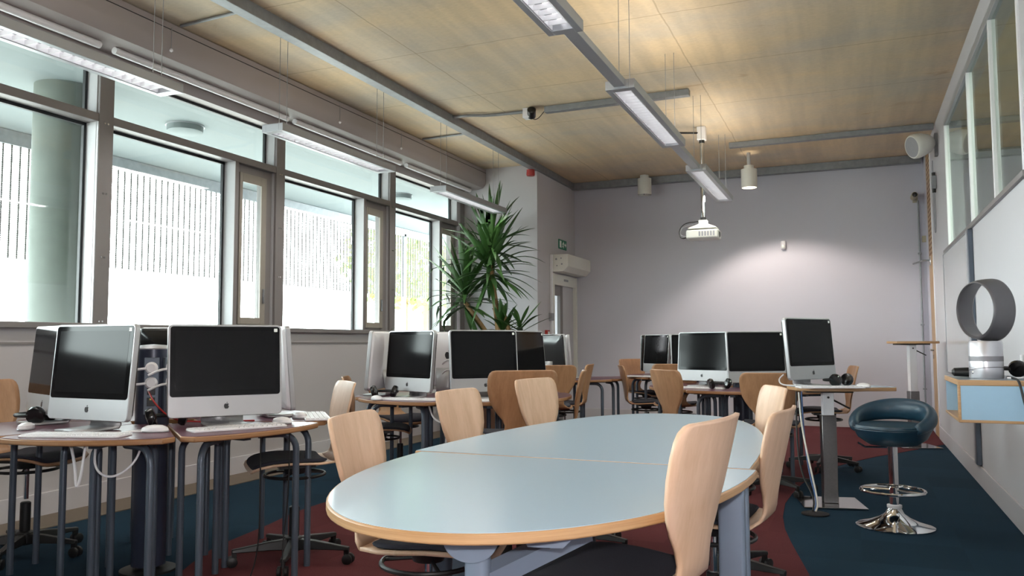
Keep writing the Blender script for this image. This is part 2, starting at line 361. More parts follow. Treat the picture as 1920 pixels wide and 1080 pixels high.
ar = Matrix(((0, 0, 1, .0125), (1, 0, 0, .27), (0, 1, 0, .07), (0, 0, 0, 1)))
MB().prism([(-.04, .012), (0, .012), (0, .035), (.04, 0), (0, -.035), (0, -.012), (-.04, -.012)], 0, .0015, ar).build('arrow_symbol', M['signw'], e)
fp = thing('fire_call_point', 'small red fire alarm call point beside the exit door', 'call point', (-3.79, 10.10, 1.17))
MB().box(.002, .04, 0, .1, 0, .1).build('call_body', M['redp'], fp, bevel=.005)
MB().box(.04, .042, .02, .08, .02, .08).build('call_window', M['signw'], fp)
ns = thing('fire_notice', 'green fire action notice under the red call point', 'notice', (-3.79, 10.0, .93))
MB().box(.002, .006, 0, .21, 0, .2).build('notice_plate', M['green'], ns)
q = MB()
for k in range(4): q.box(.006, .0075, .03, .18 - .03*(k % 2), .15-.04*k, .162-.04*k)
q.build('notice_lines', M['signw'], ns)
al = thing('alarm_sounder', 'round red alarm sounder under the ceiling at the column corner', 'alarm', (-3.84, 9.75, 3.275))
MB().lathe([(.02, 0), (.05, .004), (.056, .02), (.052, .075), (.056, .082)], 24).build('sounder_body', M['redp'], al)
MB().lathe([(.035, .08), (.035, .17)], 20).build('sounder_base', M['redp'], al)

# right partition glazing
wr = thing('window_8', None, None, (XR, 0, 0), kind='structure')
MB().box(-.02, .14, 4.98, 9.15, 1.975, 2.01).build('window_sill', M['alu'], wr, bevel=.003)
MB().box(-.012, .1, 4.98, 8.78, 3.18, 3.25).build('window_head', M['lum'], wr, bevel=.003)
for y in (4.98, 5.93, 7.05, 8.72): MB().box(-.012, .03, y, y+.036, 2.01, 3.2).build('mullion', M['white'], wr, bevel=.003)
for a, b in ((5.04, 5.93), (5.99, 7.05), (7.11, 8.72)):
    MB().box(.010, .016, a-.005, b, 2.01, 3.18).build('pane', M['glass2'], wr, smooth=0)
    MB().box(.0, .03, a-.012, a-.004, 2.01, 3.18).build('gasket', M['bead'], wr, smooth=0)
# door recess at the far right
dr = thing('door_2', None, None, (XR, 10.42, 0), kind='structure')
MB().box(-.01, .14, 0, .05, 0, ZC).build('door_jamb', M['white'], dr, bevel=.003)
dl = MB().box(-.008, .09, .05, .53, 0, ZC).build('door_leaf', M['oak'], dr, bevel=.003)
q = MB()
for k in range(22):
    for j in range(3): q.box(-.0095, .0, .10+.13*j, .16+.13*j, 2.12+.057*k, 2.145+.057*k)
q.build('acoustic_slots', M['brown'], dl, smooth=0)
MB().tube([(.0, .3, 2.06), (-.09, .3, 2.06), (-.17, .72, 2.06)], .01, 10).build('door_closer_arm', M['galv'], dl)
MB().box(-.02, .03, .26, .34, 2.0, 2.1).build('closer_plate', M['chrome'], dl, bevel=.004)
MB().tube([(-.005, .35, 1.0), (-.06, .35, 1.0), (-.06, .25, 1.0)], .012, 10).lathe([(.025, 0), (.025, .012)], 16, mx=Matrix.Translation((-.006, .35, .92)) @ Matrix.Rotation(-PI/2, 4, 'Y')).build('door_handle', M['chrome'], dl)
MB().box(-.006, .0, .53, .60, 0, ZC).build('door_trim', M['wall_b'], dr, smooth=0)
pp = thing('wall_pipe', 'thin grey conduit pipe running up the back wall at the right corner', 'pipe', (.79, YB-.03, 0))
MB().cyl((0, 0, .16), (0, 0, 2.88), .011, 10).build('pipe', M['galv'], pp)
q = MB()
for z in (.5, 1.3, 2.2): q.box(-.02, .02, -.014, .028, z, z+.02)
q.build('pipe_clip', M['galv'], pp)
box_ = thing('junction_box', 'small beige junction box on the back wall beside the conduit pipe', 'junction box', (.85, YB-.002, 2.35))
MB().box(-.03, .05, -.03, 0, 0, .08).build('box_body', M['beige'], box_, bevel=.004)
cv = thing('security_camera', 'beige bullet security camera on the back wall above the conduit', 'camera', (.76, YB-.002, 2.92))
mxc = Matrix.Translation((-.02, -.16, .0)) @ Matrix.Rotation(R(24), 4, 'Y') @ Matrix.Rotation(PI/2, 4, 'X')
MB().lathe([(.03, -.13), (.038, -.12), (.038, .10), (.034, .11)], 20, mx=mxc).build('camera_body', M['beige'], cv)
MB().lathe([(.028, .10), (.03, .118), (.012, .122)], 20, mx=mxc).build('lens', M['black2'], cv)
MB().tube([(0, 0, -.02), (0, -.06, -.03), (0, -.08, -.03)], .012, 8).box(-.03, .03, -.012, 0, -.06, .02).build('bracket', M['beige'], cv)
sp = thing('wall_speaker', 'white egg shaped loudspeaker high on the right wall end', 'speaker', (.70, 9.45, 3.17))
mxs = Matrix.Rotation(R(-62), 4, 'Z') @ Matrix.Rotation(R(105), 4, 'X')
MB().lathe([(.118, .10), (.128, .085), (.132, .05), (.12, -.02), (.095, -.09), (.06, -.13), (.01, -.145)], 32, mx=mxs).build('speaker_shell', M['white2'], sp)
MB().lathe([(.001, .108), (.08, .106), (.118, .098)], 32, cap=False, mx=mxs).build('speaker_grille', M['grey'], sp)
MB().tube([(.04, .06, .02), (.10, .06, .05), (.165, .06, .06)], .014, 8).box(.135, .166, .02, .1, -.12, .12).build('bracket', M['galv'], sp)
ab = thing('cable_box', 'small grey cable junction box on the wall below the loudspeaker', 'junction box', (XR, 9.75, 2.75))
MB().box(-.045, -.002, 0, .09, 0, .14).build('box_body', M['galv'], ab, bevel=.004)
MB().cyl((-.025, .045, -.04), (-.025, .045, 0), .018, 10).cyl((-.025, .045, .14), (-.025, .045, .18), .018, 10).build('cable_gland', M['black'], ab)
tag(MB().tube([(XR-.02, 9.8, 2.72), (XR-.02, 9.82, 2.4), (XR-.02, 9.86, 2.28), (XR-.02, 9.95, 2.3), (XR-.015, 10.0, 2.6), (XR-.015, 9.98, 3.1)], .007, 8, smooth=2).build('speaker_cable', M['grey']), 'grey cable looping below the loudspeaker on the right wall', 'cable')
wb = thing('whiteboard', 'wall mounted whiteboard behind the bladeless fan', 'whiteboard', (XR, 7.3, .80))
MB().box(-.014, -.002, 0, 1.92, 0, 1.17).build('board_face', M['board'], wb)
MB().box(-.02, -.002, -.012, 0, -.012, 1.18).box(-.02, -.002, 1.92, 1.932, -.012, 1.18).box(-.02, -.002, 0, 1.92, 1.17, 1.182).box(-.02, -.002, 0, 1.92, -.012, 0).build('board_frame', M['lum'], wb)
MB().box(-.06, -.002, .4, 1.7, -.03, -.012).build('pen_tray', M['lum'], wb)
ch = thing('wall_channel', 'dark vertical cable channel on the right wall beside the whiteboard', 'channel', (XR, 7.12, 0))
MB().box(-.035, -.002, 0, .07, .16, 1.97).build('channel_body', M['steel'], ch, bevel=.003)
MB().box(-.036, -.002, .072, .15, .16, 1.97).build('channel_strip', M['lum'], ch, bevel=.003)
ps = thing('motion_sensor', 'small white motion sensor on the middle of the back wall', 'sensor', (-.845, YB-.002, 2.34))
MB().box(-.032, .032, -.045, 0, 0, .115).build('sensor_body', M['white'], ps, bevel=.014)
MB().lathe([(.001, .02), (.02, .012), (.026, 0)], 16, mx=Matrix.Translation((0, -.045, .035)) @ Matrix.Rotation(PI/2, 4, 'X')).build('sensor_lens', M['signw'], ps)

# ------------------------------------------------------------------ outdoors
struct(MB().box(-60, -5.06, -60, 80, -.3, -.1).build('ground_outside', M['ground'], smooth=0))
struct(MB().box(-7.6, -5.06, -8, 22, 3.10, 3.4).build('soffit_outside', M['soffit'], smooth=0))
oc = thing('concrete_column', 'round grey concrete column outside the leftmost window', 'column', (-5.62, 4.37, -.1))
MB().lathe([(.215, 0), (.215, 3.2)], 40).build('column_shaft', M['concrete'], oc)
ol = thing('soffit_lamp', 'round white lamp on the soffit outside the second window from the left', 'lamp', (-5.6, 5.58, 3.03))
MB().lathe([(.13, 0), (.155, .012), (.16, .07)], 32).build('lamp_bowl', M['soffit'], ol)
MB().lathe([(.17, .06), (.17, .072)], 32).build('lamp_rim', M['lum'], ol)
ol2 = dup(ol); ol2.location = (-5.6, 9.4, 3.03); tag(ol2, 'round white lamp on the soffit outside the window beside the plant', 'lamp')
fe = thing('mesh_screen', 'pale vertical mesh screen standing outside along the windows', 'screen', (-7.2, 0, 0))
q = MB()
for k in range(150): q.box(-.006, .006, 2.0+k*.085, 2.012+k*.085, 1.9, 3.0)
q.build('vertical_wire', M['mesh'], fe, smooth=0)['kind'] = 'stuff'
q = MB()
for k in range(55): q.box(-.005, .001, 2.0, 14.7, 1.92+k*.02, 1.925+k*.02)
q.build('horizontal_wire', M['mesh'], fe, smooth=0)['kind'] = 'stuff'
MB().box(-.03, .03, 2.0, 14.7, 2.96, 3.09).build('top_rail', M['galv'], fe)
for y in (3.0, 8.9, 12.2): MB().box(-.03, .03, y, y+.06, -.1, 3.0).build('screen_post', M['galv'], fe)
for k, (x, y, z, s) in enumerate(((-9.2, 15.6, 3.1, 1.5), (-11.2, 20.2, 3.4, 1.8))):
    t = thing('outdoor_tree', ['pale green tree outside the window beside the plant', 'pale green tree farther off outside the last window'][k], 'tree', (x, y, -.1), group='trees outside')
    MB().tube([(0, 0, 0), (.05, 0, z-.4)], .13, 10, r2=.07).build('tree_trunk', M['trunk'], t)
    q = MB()
    for j in range(900):
        a, b, r = random.uniform(0, 2*PI), random.uniform(-1, 1), s*random.uniform(.3, 1)**.5
        c = Vector((math.cos(a)*math.sqrt(1-b*b)*r, math.sin(a)*math.sqrt(1-b*b)*r, z+b*r*.8))
        u = Vector((random.uniform(-1, 1), random.uniform(-1, 1), random.uniform(-1, 1))).normalized()*.11; w = u.orthogonal().normalized()*.06
        q.bm.faces.new([q.bm.verts.new(c+u), q.bm.verts.new(c+w), q.bm.verts.new(c-u), q.bm.verts.new(c-w)])
    q.build('tree_crown', M['tree'], t, smooth=0)

# ------------------------------------------------------------------ ceiling fittings
def trunking(label, pts, w, h, name='cable_trunking', m='galv'):
    t = MB()
    for (x0, y0), (x1, y1) in zip(pts, pts[1:]):
        if abs(x1-x0) > abs(y1-y0): t.box(min(x0, x1), max(x0, x1), y0-w/2, y0+w/2, ZC-h, ZC-.001)
        else: t.box(x0-w/2, x0+w/2, min(y0, y1), max(y0, y1), ZC-h, ZC-.001)
    return tag(t.build(name, M[m], bevel=.003), label, 'trunking')
trunking('long galvanised cable trunking on the ceiling parallel to the windows', [(-3.80, YN), (-3.80, 11.26)], .10, .09)
trunking('galvanised cable trunking along the top of the back wall', [(-3.86, 11.31), (.84, 11.31)], .10, .10)
trunking('galvanised cable trunking across the ceiling in front of the back wall', [(-1.3, 9.72), (.85, 9.72)], .08, .06)
trunking('short galvanised trunking running from the ceiling camera to the centre lights', [(-2.78, 7.47), (-1.35, 7.47)], .08, .06)
def conduit(label, pts, r=.012):
    return tag(MB().tube(pts, r, 8, smooth=1).build('conduit_pipe', M['galv']), label, 'conduit')
conduit('thin steel conduit between the long trunking and the ceiling camera', [(-3.76, 7.35, 3.43), (-3.55, 7.35, 3.425), (-3.4, 7.45, 3.43), (-2.98, 7.47, 3.43)], .016)
conduit('thin steel conduit from the blind casing to the long trunking near the first hanging light', [(-4.5, 4.42, 3.435), (-3.84, 4.38, 3.435)])
conduit('thin steel conduit from the blind casing to the long trunking, farther one', [(-4.5, 8.05, 3.435), (-3.84, 8.02, 3.435)])
pj = thing('ceiling_camera', 'small white and black camera fixed to the ceiling between conduit and trunking', 'camera', (-2.93, 7.45, 3.45))
MB().box(-.07, .0, -.05, .05, -.10, -.001).build('mount_box', M['white'], pj, bevel=.004)
mxc = Matrix.Translation((.02, -.03, -.06)) @ Matrix.Rotation(R(60), 4, 'X') @ Matrix.Rotation(R(20), 4, 'Y')
MB().lathe([(.036, -.05), (.044, -.04), (.044, .05), (.03, .06)], 20, mx=mxc).build('camera_body', M['black2'], pj)
MB().tube([(.02, 0, -.08), (.04, -.03, -.13), (.09, -.02, -.12), (.14, 0, -.05), (.16, .01, -.03)], .004, 6, smooth=2).build('camera_cable', M['black'], pj)

def luminaire(name, label, x, y0, y1, zb, group):
    L = y1-y0; W = .095; h = .055
    t = thing(name, label, 'ceiling light', (x, y0, zb), group=group)
    MB().box(-W, -.058, 0, L, 0, h).box(.058, W, 0, L, 0, h).box(-.058, .058, 0, .06, 0, h).box(-.058, .058, L-.06, L, 0, h).box(-W, W, 0, L, h, h+.004)  .build('housing', M['lum'], t, bevel=.003)
    hs = [c for c in t.children if c.name.startswith('housing')][0]
    q = MB(); n = int((L-.12)/.066)
    for k in range(1, n): q.box(-.058, .058, .06+k*(L-.12)/n-.002, .06+k*(L-.12)/n+.002, .004, .030)
    q.box(-.058, -.052, .06, L-.06, .004, .04).box(.052, .058, .06, L-.06, .004, .04)
    q.build('louvre', M['louv'], hs, smooth=0)
    MB().cyl((0, .07, .042), (0, L-.07, .042), .009, 10).build('lamp_tube', M['tube'], hs)
    for yy in (.12, L-.12):
        for xx in (-.035, .035): MB().cyl((xx, yy, h), (xx, yy, ZC-zb-.002), .0022, 6).build('suspension_wire', M['galv'], t)
    la = bpy.data.lights.new('luminaire_light', 'AREA'); la.shape = 'RECTANGLE'; la.size = .10; la.size_y = L-.14; la.energy = LUM_W*L; la.color = (1, .96, .9)
    o = bpy.data.objects.new('luminaire_light', la); COL.objects.link(o); o.parent = t; o.location = (0, L/2, .002)
    lb = la.copy(); lb.energy = UP_W*L*(1 if x > -2 else .3); lb.color = (1, .9, .74)
    o = bpy.data.objects.new('luminaire_uplight', lb); COL.objects.link(o); o.parent = t; o.location = (0, L/2, h+.012); o.rotation_euler = (PI, 0, 0)
LUM_W = 3.0
UP_W = 2.0
gl = 'suspended linear lights'
luminaire('pendant_light', 'nearest suspended linear light of the centre row, cut by the top of the photo', -1.335, 2.2, 3.9, 2.70, gl)
luminaire('pendant_light', 'middle suspended linear light of the centre row', -1.322, 4.9, 6.57, 2.70, gl)
luminaire('pendant_light', 'farthest suspended linear light of the centre row, beside the projector pole', -1.32, 7.56, 9.38, 2.70, gl)
luminaire('pendant_light', 'nearest suspended linear light along the windows, at top left', -3.93, 1.9, 3.80, 2.67, gl)
luminaire('pendant_light', 'middle suspended linear light along the windows', -3.93, 4.76, 6.36, 2.67, gl)
luminaire('pendant_light', 'farthest suspended linear light along the windows, above the plant', -3.93, 7.36, 8.95, 2.67, gl)
for k, (a, b) in enumerate(((3.9, 4.9), (6.57, 7.56))):
    tag(box('linking_channel', (-1.36, -1.285, a+.002, b-.002, 2.715, 2.76), M['lum'], bevel=.003), ['grey linking channel between the nearest and middle centre lights', 'grey linking channel between the middle and farthest centre lights'][k], 'channel', 'light linking channels')
for k, (x, on) in enumerate(((-2.66, 0), (-1.147, 1))):
    dy, dz_, st = ((11.12, 3.17, 0), (10.3, 3.008, .17))[k]
    t = thing('downlight', ['left white cylinder downlight at the back wall, unlit', 'right white cylinder downlight at the back wall, lit'][k], 'downlight', (x, dy, dz_), group='cylinder downlights')
    if st: MB().lathe([(.022, .277), (.022, ZC-dz_-.002)], 16).build('added_stem', M['lum'], t)  # added stem, hangs the lit can forward so its pool spreads on the wall
    MB().lathe([(.088, .0), (.092, .0), (.096, .004), (.096, .23), (.06, .236), (.06, .277)], 32, cap=False).lathe([(.088, 0), (.085, .05)], 32, cap=False).build('cylinder_body', M['white2'], t)
    MB().lathe([(.001, .048), (.085, .05)], 24, cap=False).build('reflector', M['lampface'] if on else M['lum'], t)
    q = MB()
    if not on: q.lathe([(.02, .0), (.03, .03), (.02, .045)], 12); q.build('lamp_bulb', M['chrome'], t)
# projector on pole
pj = thing('projector_mount', 'white data projector hanging on a chrome ceiling pole', 'projector', (-1.475, 8.85, 0))
MB().cyl((0, 0, 2.42), (0, 0, 3.30), .024, 16).build('pole', M['chrome'], pj)
MB().box(-.045, .045, -.045, .045, 3.30, 3.449).build('ceiling_bracket', M['white'], pj, bevel=.006)
MB().lathe([(.03, 3.27), (.03, 3.31)], 16).lathe([(.03, 2.42), (.03, 2.45)], 16).build('pole_collar', M['black'], pj)
MB().tube([(-.02, -.02, 3.38), (-.15, -.12, 3.37), (-.3, -.2, 3.37)], .012, 8).build('pole_cable_arm', M['black'], pj)
MB().rings([[(-.045, -.045, 2.42), (.045, -.045, 2.42), (.045, .045, 2.42), (-.045, .045, 2.42)], [(-.045, -.045, 2.38), (.045, -.045, 2.38), (.045, .045, 2.38), (-.045, .045, 2.38)], [(-.15, -.11, 2.33), (.15, -.11, 2.33), (.15, .11, 2.33), (-.15, .11, 2.33)], [(-.15, -.11, 2.32), (.15, -.11, 2.32), (.15, .11, 2.32), (-.15, .11, 2.32)]]).build('mount_cone', M['white2'], pj, bevel=.004)
pb = MB().prism(rrect(.34, .27, .04), 2.215, 2.305).build('projector_body', M['white2'], pj, bevel=.012)
q = MB()
for k in range(6): q.box(-.03+.03*k, -.012+.03*k, -.139, -.134, 2.235, 2.285)
q.build('vent_grille', M['grey'], pb)
MB().lathe([(.001, .012), (.03, .01), (.035, 0)], 16, mx=Matrix.Translation((.165, 0, 2.26)) @ Matrix.Rotation(PI/2, 4, 'Y')).build('projector_lens', M['black2'], pb)
MB().tube([(-.15, -.05, 2.24), (-.24, -.05, 2.22), (-.26, -.04, 2.32), (-.2, -.02, 2.4), (-.05, 0, 2.41)], .006, 8, smooth=2).build('projector_cable', M['black'], pj)
MB().tube([(-.16, .03, 2.25), (-.27, .02, 2.27), (-.24, .02, 2.36), (-.1, .03, 2.39)], .005, 8, smooth=2).build('projector_cable', M['grey'], pj)

# ------------------------------------------------------------------ oval meeting table (two D ends)
def half_oval(near):
    # plan outline: seam along X at y=0
    a, b, n, P = .570, 1.075, 2.08, []
    if not near: a, b, n = .575, 1.81, 2.4
    N = 40
    for i in range(N+1):
        t = PI*i/N
        c, s = math.cos(t), math.sin(t)
        P.append((a*math.copysign(abs(c)**(2/n), c), (-1 if near else 1)*b*abs(s)**(2/n)))
    return P
def inset(P, d):
    c = Vector((sum(p[0] for p in P)/len(P), sum(p[1] for p in P)/len(P)))
    return [(x+(c.x-x)*d/max(.01, (Vector((x, y))-c).length), y+(c.y-y)*d/max(.01, (Vector((x, y))-c).length)) for x, y in P]
for near in (1, 0):
    P = half_oval(near)
    cx, cy = (-.848, 2.536) if near else (-.875, 2.546)
    t = thing('meeting_table', 'near half of the oval pale blue meeting table, in the foreground' if near else 'far half of the oval pale blue meeting table, beyond the seam', 'table', (cx, cy, 0), group='oval meeting table halves')
    MB().prism(P, .696, .7195).build('edge_band', M['edge'], t, bevel=.004)
    MB().prism(inset(P, .006), .7195, .7208).build('table_top', M['lam'], t, smooth=0)
    s = -1 if near else 1
    legs = ((-.44, s*.10), (.505, s*.09)) if near else ((-.44, s*.10), (.52, s*.09), (-.32, s*1.2), (.34, s*1.2))
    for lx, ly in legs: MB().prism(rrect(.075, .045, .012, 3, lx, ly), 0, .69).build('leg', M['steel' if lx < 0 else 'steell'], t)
    if near:
        MB().prism(rrect(.055, .045, .018, 4, .075, -.90), 0, .64).build('leg', M['steell'], t)
        hx = Matrix.Translation((.075, -.94, 0)) @ Matrix.Rotation(R(12), 4, 'Z') @ XZ
        MB().prism([(-.062, .692), (.062, .692)]+[(.062*math.cos(R(12*k)), .692-.062*math.sin(R(12*k))**.8) for k in range(1, 15)], 0, .010, hx).build('hinge_plate', M['steell'], t, smooth=0)
        MB().prism([(-.055, .692), (.06, .692), (.035, .668), (-.04, .668)], 0, .010, Matrix.Translation((.235, -.90, 0)) @ Matrix.Rotation(R(12), 4, 'Z') @ XZ).build('hinge_plate', M['steell'], t, smooth=0)
        MB().tube([(.085, -.88, .585), (.26, -.70, .668)], .03, 4).build('brace', M['steell'], t)
    MB().box(-.4, .48, s*.10-.015, s*.10+.015, .65, .695).box(.18, .22, min(s*.1, s*.84), max(s*.1, s*.84), .65, .695).build('under_frame', M['steel'], t)

# ------------------------------------------------------------------ chairs
def chair_proto(name, label, wmat):
    t = thing(name, label, 'chair')
    def strip(prof, u0=-1, u1=1, nu=14):
        P = []
        for (y, z, w, cv) in prof:
            P.append([(w*u, y+cv*(u*u), z-(.010*(1-u*u) if cv == 0 else 0)) for u in [u0+(u1-u0)*i/nu for i in range(nu+1)]])
        return P
    back = [(-.168, .487, .165, .0), (-.198, .503, .128, .004), (-.212, .527, .103, .008), (-.219, .556, .100, .012), (-.224, .590, .115, .017), (-.230, .630, .150, .021), (-.237, .67, .177, .025),
            (-.246, .71, .197, .028), (-.257, .76, .209, .03), (-.268, .81, .213, .03), (-.276, .842, .211, .03), (-.281, .862, .204, .028), (-.285, .875, .190, .024), (-.2865, .880, .170, .02)]
    seat = [(.232, .455, .15, 0), (.222, .468, .185, 0), (.19, .482, .205, 0), (.13, .492, .213, 0), (.05, .494, .213, 0), (-.03, .490, .210, 0), (-.10, .486, .195, 0), (-.168, .487, .165, 0)]
    MB().grid(strip(back)).build('backrest', wmat, t, solid=.011, smooth=60)
    MB().grid(strip(seat)).build('seat', wmat, t, solid=.011, smooth=60)
    pad = MB()
    def pl(prof, dz, sc_): return [[(x*sc_, y*(.95)+.004, z+dz) for x, y, z in row] for row in strip(prof)]
    sp_ = seat[:-1]+[(-.150, .487, .165, 0)]
    top, bot = pl(sp_, .024, .93), pl(sp_, .006, .95)
    pad.grid(top).grid(bot)
    def loop(g): return g[0]+[r[-1] for r in g[1:]]+g[-1][-2::-1]+[r[0] for r in g[-2:0:-1]]
    pad.rings([loop(top), loop(bot)], True, False)
    bmesh.ops.remove_doubles(pad.bm, verts=pad.bm.verts[:], dist=.0005)
    pad.build('seat_pad', M['fabric'], t, smooth=60, sub=1)
    MB().box(-.09, .09, -.09, .09, .455, .475).lathe([(.05, .42), (.06, .455)], 16).build('seat_plate', M['black'], t)
    ring = MB().tube([(.15*math.cos(2*PI*k/28), .15*math.sin(2*PI*k/28), .415) for k in range(28)], .008, 8, closed=True)
    for k in range(3): ring.cyl((0, 0, .43), (.15*math.cos(R(30+120*k)), .15*math.sin(R(30+120*k)), .415), .006, 6)
    ring.build('height_ring', M['black'], t)
    MB().cyl((0, 0, .26), (0, 0, .455), .013, 14).build('gas_lift', M['chrome'], t)
    MB().lathe([(.024, .075), (.026, .09), (.026, .27), (.02, .275)], 18).build('lift_cover', M['black'], t)
    b = MB().lathe([(.04, .055), (.045, .07), (.042, .12), (.03, .125)], 18)
    for k in range(5):
        m = Matrix.Rotation(2*PI*k/5+.3, 4, 'Z')
        b.rings([[m @ Vector(p) for p in ((r, -w, z0), (r, w, z0), (r, w*.75, z1), (r, -w*.75, z1))] for r, w, z0, z1 in ((.02, .026, .06, .115), (.12, .022, .066, .108), (.24, .018, .068, .092), (.30, .016, .068, .085))])
    sb = b.build('star_base', M['black'], t, bevel=.004)
    for k in range(5):
        m = Matrix.Rotation(2*PI*k/5+.3, 4, 'Z')
        q = MB().box(-.012, .012, -.008, .008, .045, .075, m @ Matrix.Translation((.288, 0, 0)))
        for s in (-1, 1): q.lathe([(.020, -.009), (.026, -.006), (.026, .006), (.020, .009)], 16, mx=m @ Matrix.Translation((.288+.01, s*.017, .026)) @ Matrix.Rotation(PI/2, 4, 'X'))
        q.build('castor', M['black'], sb)
    return t
CH = {}
def chair(label, x, y, ang, kind='ply', dz=0, group='swivel chairs with plywood backs', spin=0):
    if kind not in CH:
        CH[kind] = chair_proto('swivel_chair', label, M[kind]); r = CH[kind]
    else: r = dup(CH0[kind])
    if kind not in CH0: CH0[kind] = r
    r.location = (x, y, 0); r.rotation_euler = (0, 0, R(ang-90)); tag(r, label, 'chair', group)
    for c in r.children:
        base = c.name.split('.')[0]
        c.location = (0, 0, dz if base in ('backrest', 'seat', 'seat_pad', 'seat_plate', 'height_ring', 'gas_lift') else 0)
    return r
CH0 = {}
# round the meeting table (ang = compass angle the sitter faces, 0 = +X)
chair('pale ply chair in the right foreground, seen from behind its back', -.565, 1.97, 171, dz=.045)
chair('pale ply chair at the left front of the meeting table, nearest the purple desks', -1.275, 2.33, 12, dz=-.01)
chair('pale ply chair second along the left side of the meeting table', -1.49, 3.46, -2)
chair('pale ply chair at the far left end of the meeting table', -1.41, 4.22, -10, dz=.02)
chair('edge-on pale ply chair on the right side of the meeting table, behind the foreground chair', -.495, 3.04, 174, dz=-.012)
chair('pale ply chair at the far right of the meeting table, before the standing desk', -.60, 3.95, 200, dz=.01)
# desk clusters
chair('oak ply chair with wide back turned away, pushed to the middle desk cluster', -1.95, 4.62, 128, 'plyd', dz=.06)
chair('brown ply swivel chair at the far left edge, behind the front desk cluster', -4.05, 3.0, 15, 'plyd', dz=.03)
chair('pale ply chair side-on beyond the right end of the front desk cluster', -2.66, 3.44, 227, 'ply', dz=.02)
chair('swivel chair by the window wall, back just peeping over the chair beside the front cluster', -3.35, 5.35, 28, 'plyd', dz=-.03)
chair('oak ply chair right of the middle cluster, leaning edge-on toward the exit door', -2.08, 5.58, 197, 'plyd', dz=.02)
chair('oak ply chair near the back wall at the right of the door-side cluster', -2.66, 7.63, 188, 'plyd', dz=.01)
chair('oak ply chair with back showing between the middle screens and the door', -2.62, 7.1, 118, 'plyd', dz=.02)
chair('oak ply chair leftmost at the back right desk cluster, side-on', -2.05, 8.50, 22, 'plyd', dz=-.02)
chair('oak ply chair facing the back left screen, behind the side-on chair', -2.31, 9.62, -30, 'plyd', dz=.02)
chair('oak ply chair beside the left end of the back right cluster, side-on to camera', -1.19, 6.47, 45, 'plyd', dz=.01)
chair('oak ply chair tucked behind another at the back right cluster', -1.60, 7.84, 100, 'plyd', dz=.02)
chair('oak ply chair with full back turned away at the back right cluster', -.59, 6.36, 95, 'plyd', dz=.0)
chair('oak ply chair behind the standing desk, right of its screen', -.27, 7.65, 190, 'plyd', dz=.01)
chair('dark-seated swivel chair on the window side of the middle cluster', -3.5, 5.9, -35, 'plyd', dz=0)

# ------------------------------------------------------------------ desks with power posts
RD = .79
def desk_proto(label):
    t = thing('segment_desk', label, 'desk')
    P = []
    h = R(29.3)
    ri = .165
    N = 16; ro = RD; cr = .05
    P.append((ri*math.cos(h), -ri*math.sin(h)))
    a0 = h-cr/ro*1.0
    P.append(((ro-cr)*math.cos(h), -(ro-cr)*math.sin(h)))
    for i in range(N+1):
        a = -a0+2*a0*i/N; P.append((ro*math.cos(a), ro*math.sin(a)))
    P.append(((ro-cr)*math.cos(h), (ro-cr)*math.sin(h)))
    P.append((ri*math.cos(h), ri*math.sin(h)))
    MB().prism(P, .696, .7195).build('edge_band', M['edged'], t, bevel=.005)
    MB().prism(inset(P, .006), .7195, .7208).build('desk_top', M['purp'], t, smooth=0)
    for s in (-1, 1):
        for (r0, a) in ((.70, 22), (.30, 19)):
            x, y = r0*math.cos(R(a*s)), r0*math.sin(R(a*s))
            p = [Vector((x, y, .0)), Vector((x, y, .60))]
            d_ = (Vector((.5, 0, 0))-Vector((x, y, 0))).normalized()
            for k in range(1, 7): p.append(Vector((x, y, .60))+d_*(.075*(1-math.cos(R(15*k))))+Vector((0, 0, .075*math.sin(R(15*k)))))
            p.append(p[-1]+d_*.10)
            MB().tube(p, .0155, 12).build('leg', M['steel'], t)
    MB().box(.33, .62, -.02, .02, .665, .694).build('cross_rail', M['steel'], t)
    return t
DP = [None]
def desk(label, cx, cy, ang, setback=-1):
    if DP[0] is None: DP[0] = desk_proto(label); r = DP[0]
    else: r = dup(DP[0])
    r.location = (cx, cy, 0); r.rotation_euler = (0, 0, R(ang)); tag(r, label, 'desk', 'purple segment desks')
    for k, c in enumerate([c for c in r.children if c.name.split('.')[0] == 'leg']):
        s_, r0, a = ((-1, .70, 22), (-1, .30, 19), (1, .70, 22), (1, .30, 19))[k]
        c.location = (0, 0, 0)
        if k == setback: c.location = (.44*math.cos(R(14*s_))-r0*math.cos(R(a*s_)), .44*math.sin(R(14*s_))-r0*math.sin(R(a*s_)), 0)
    return r
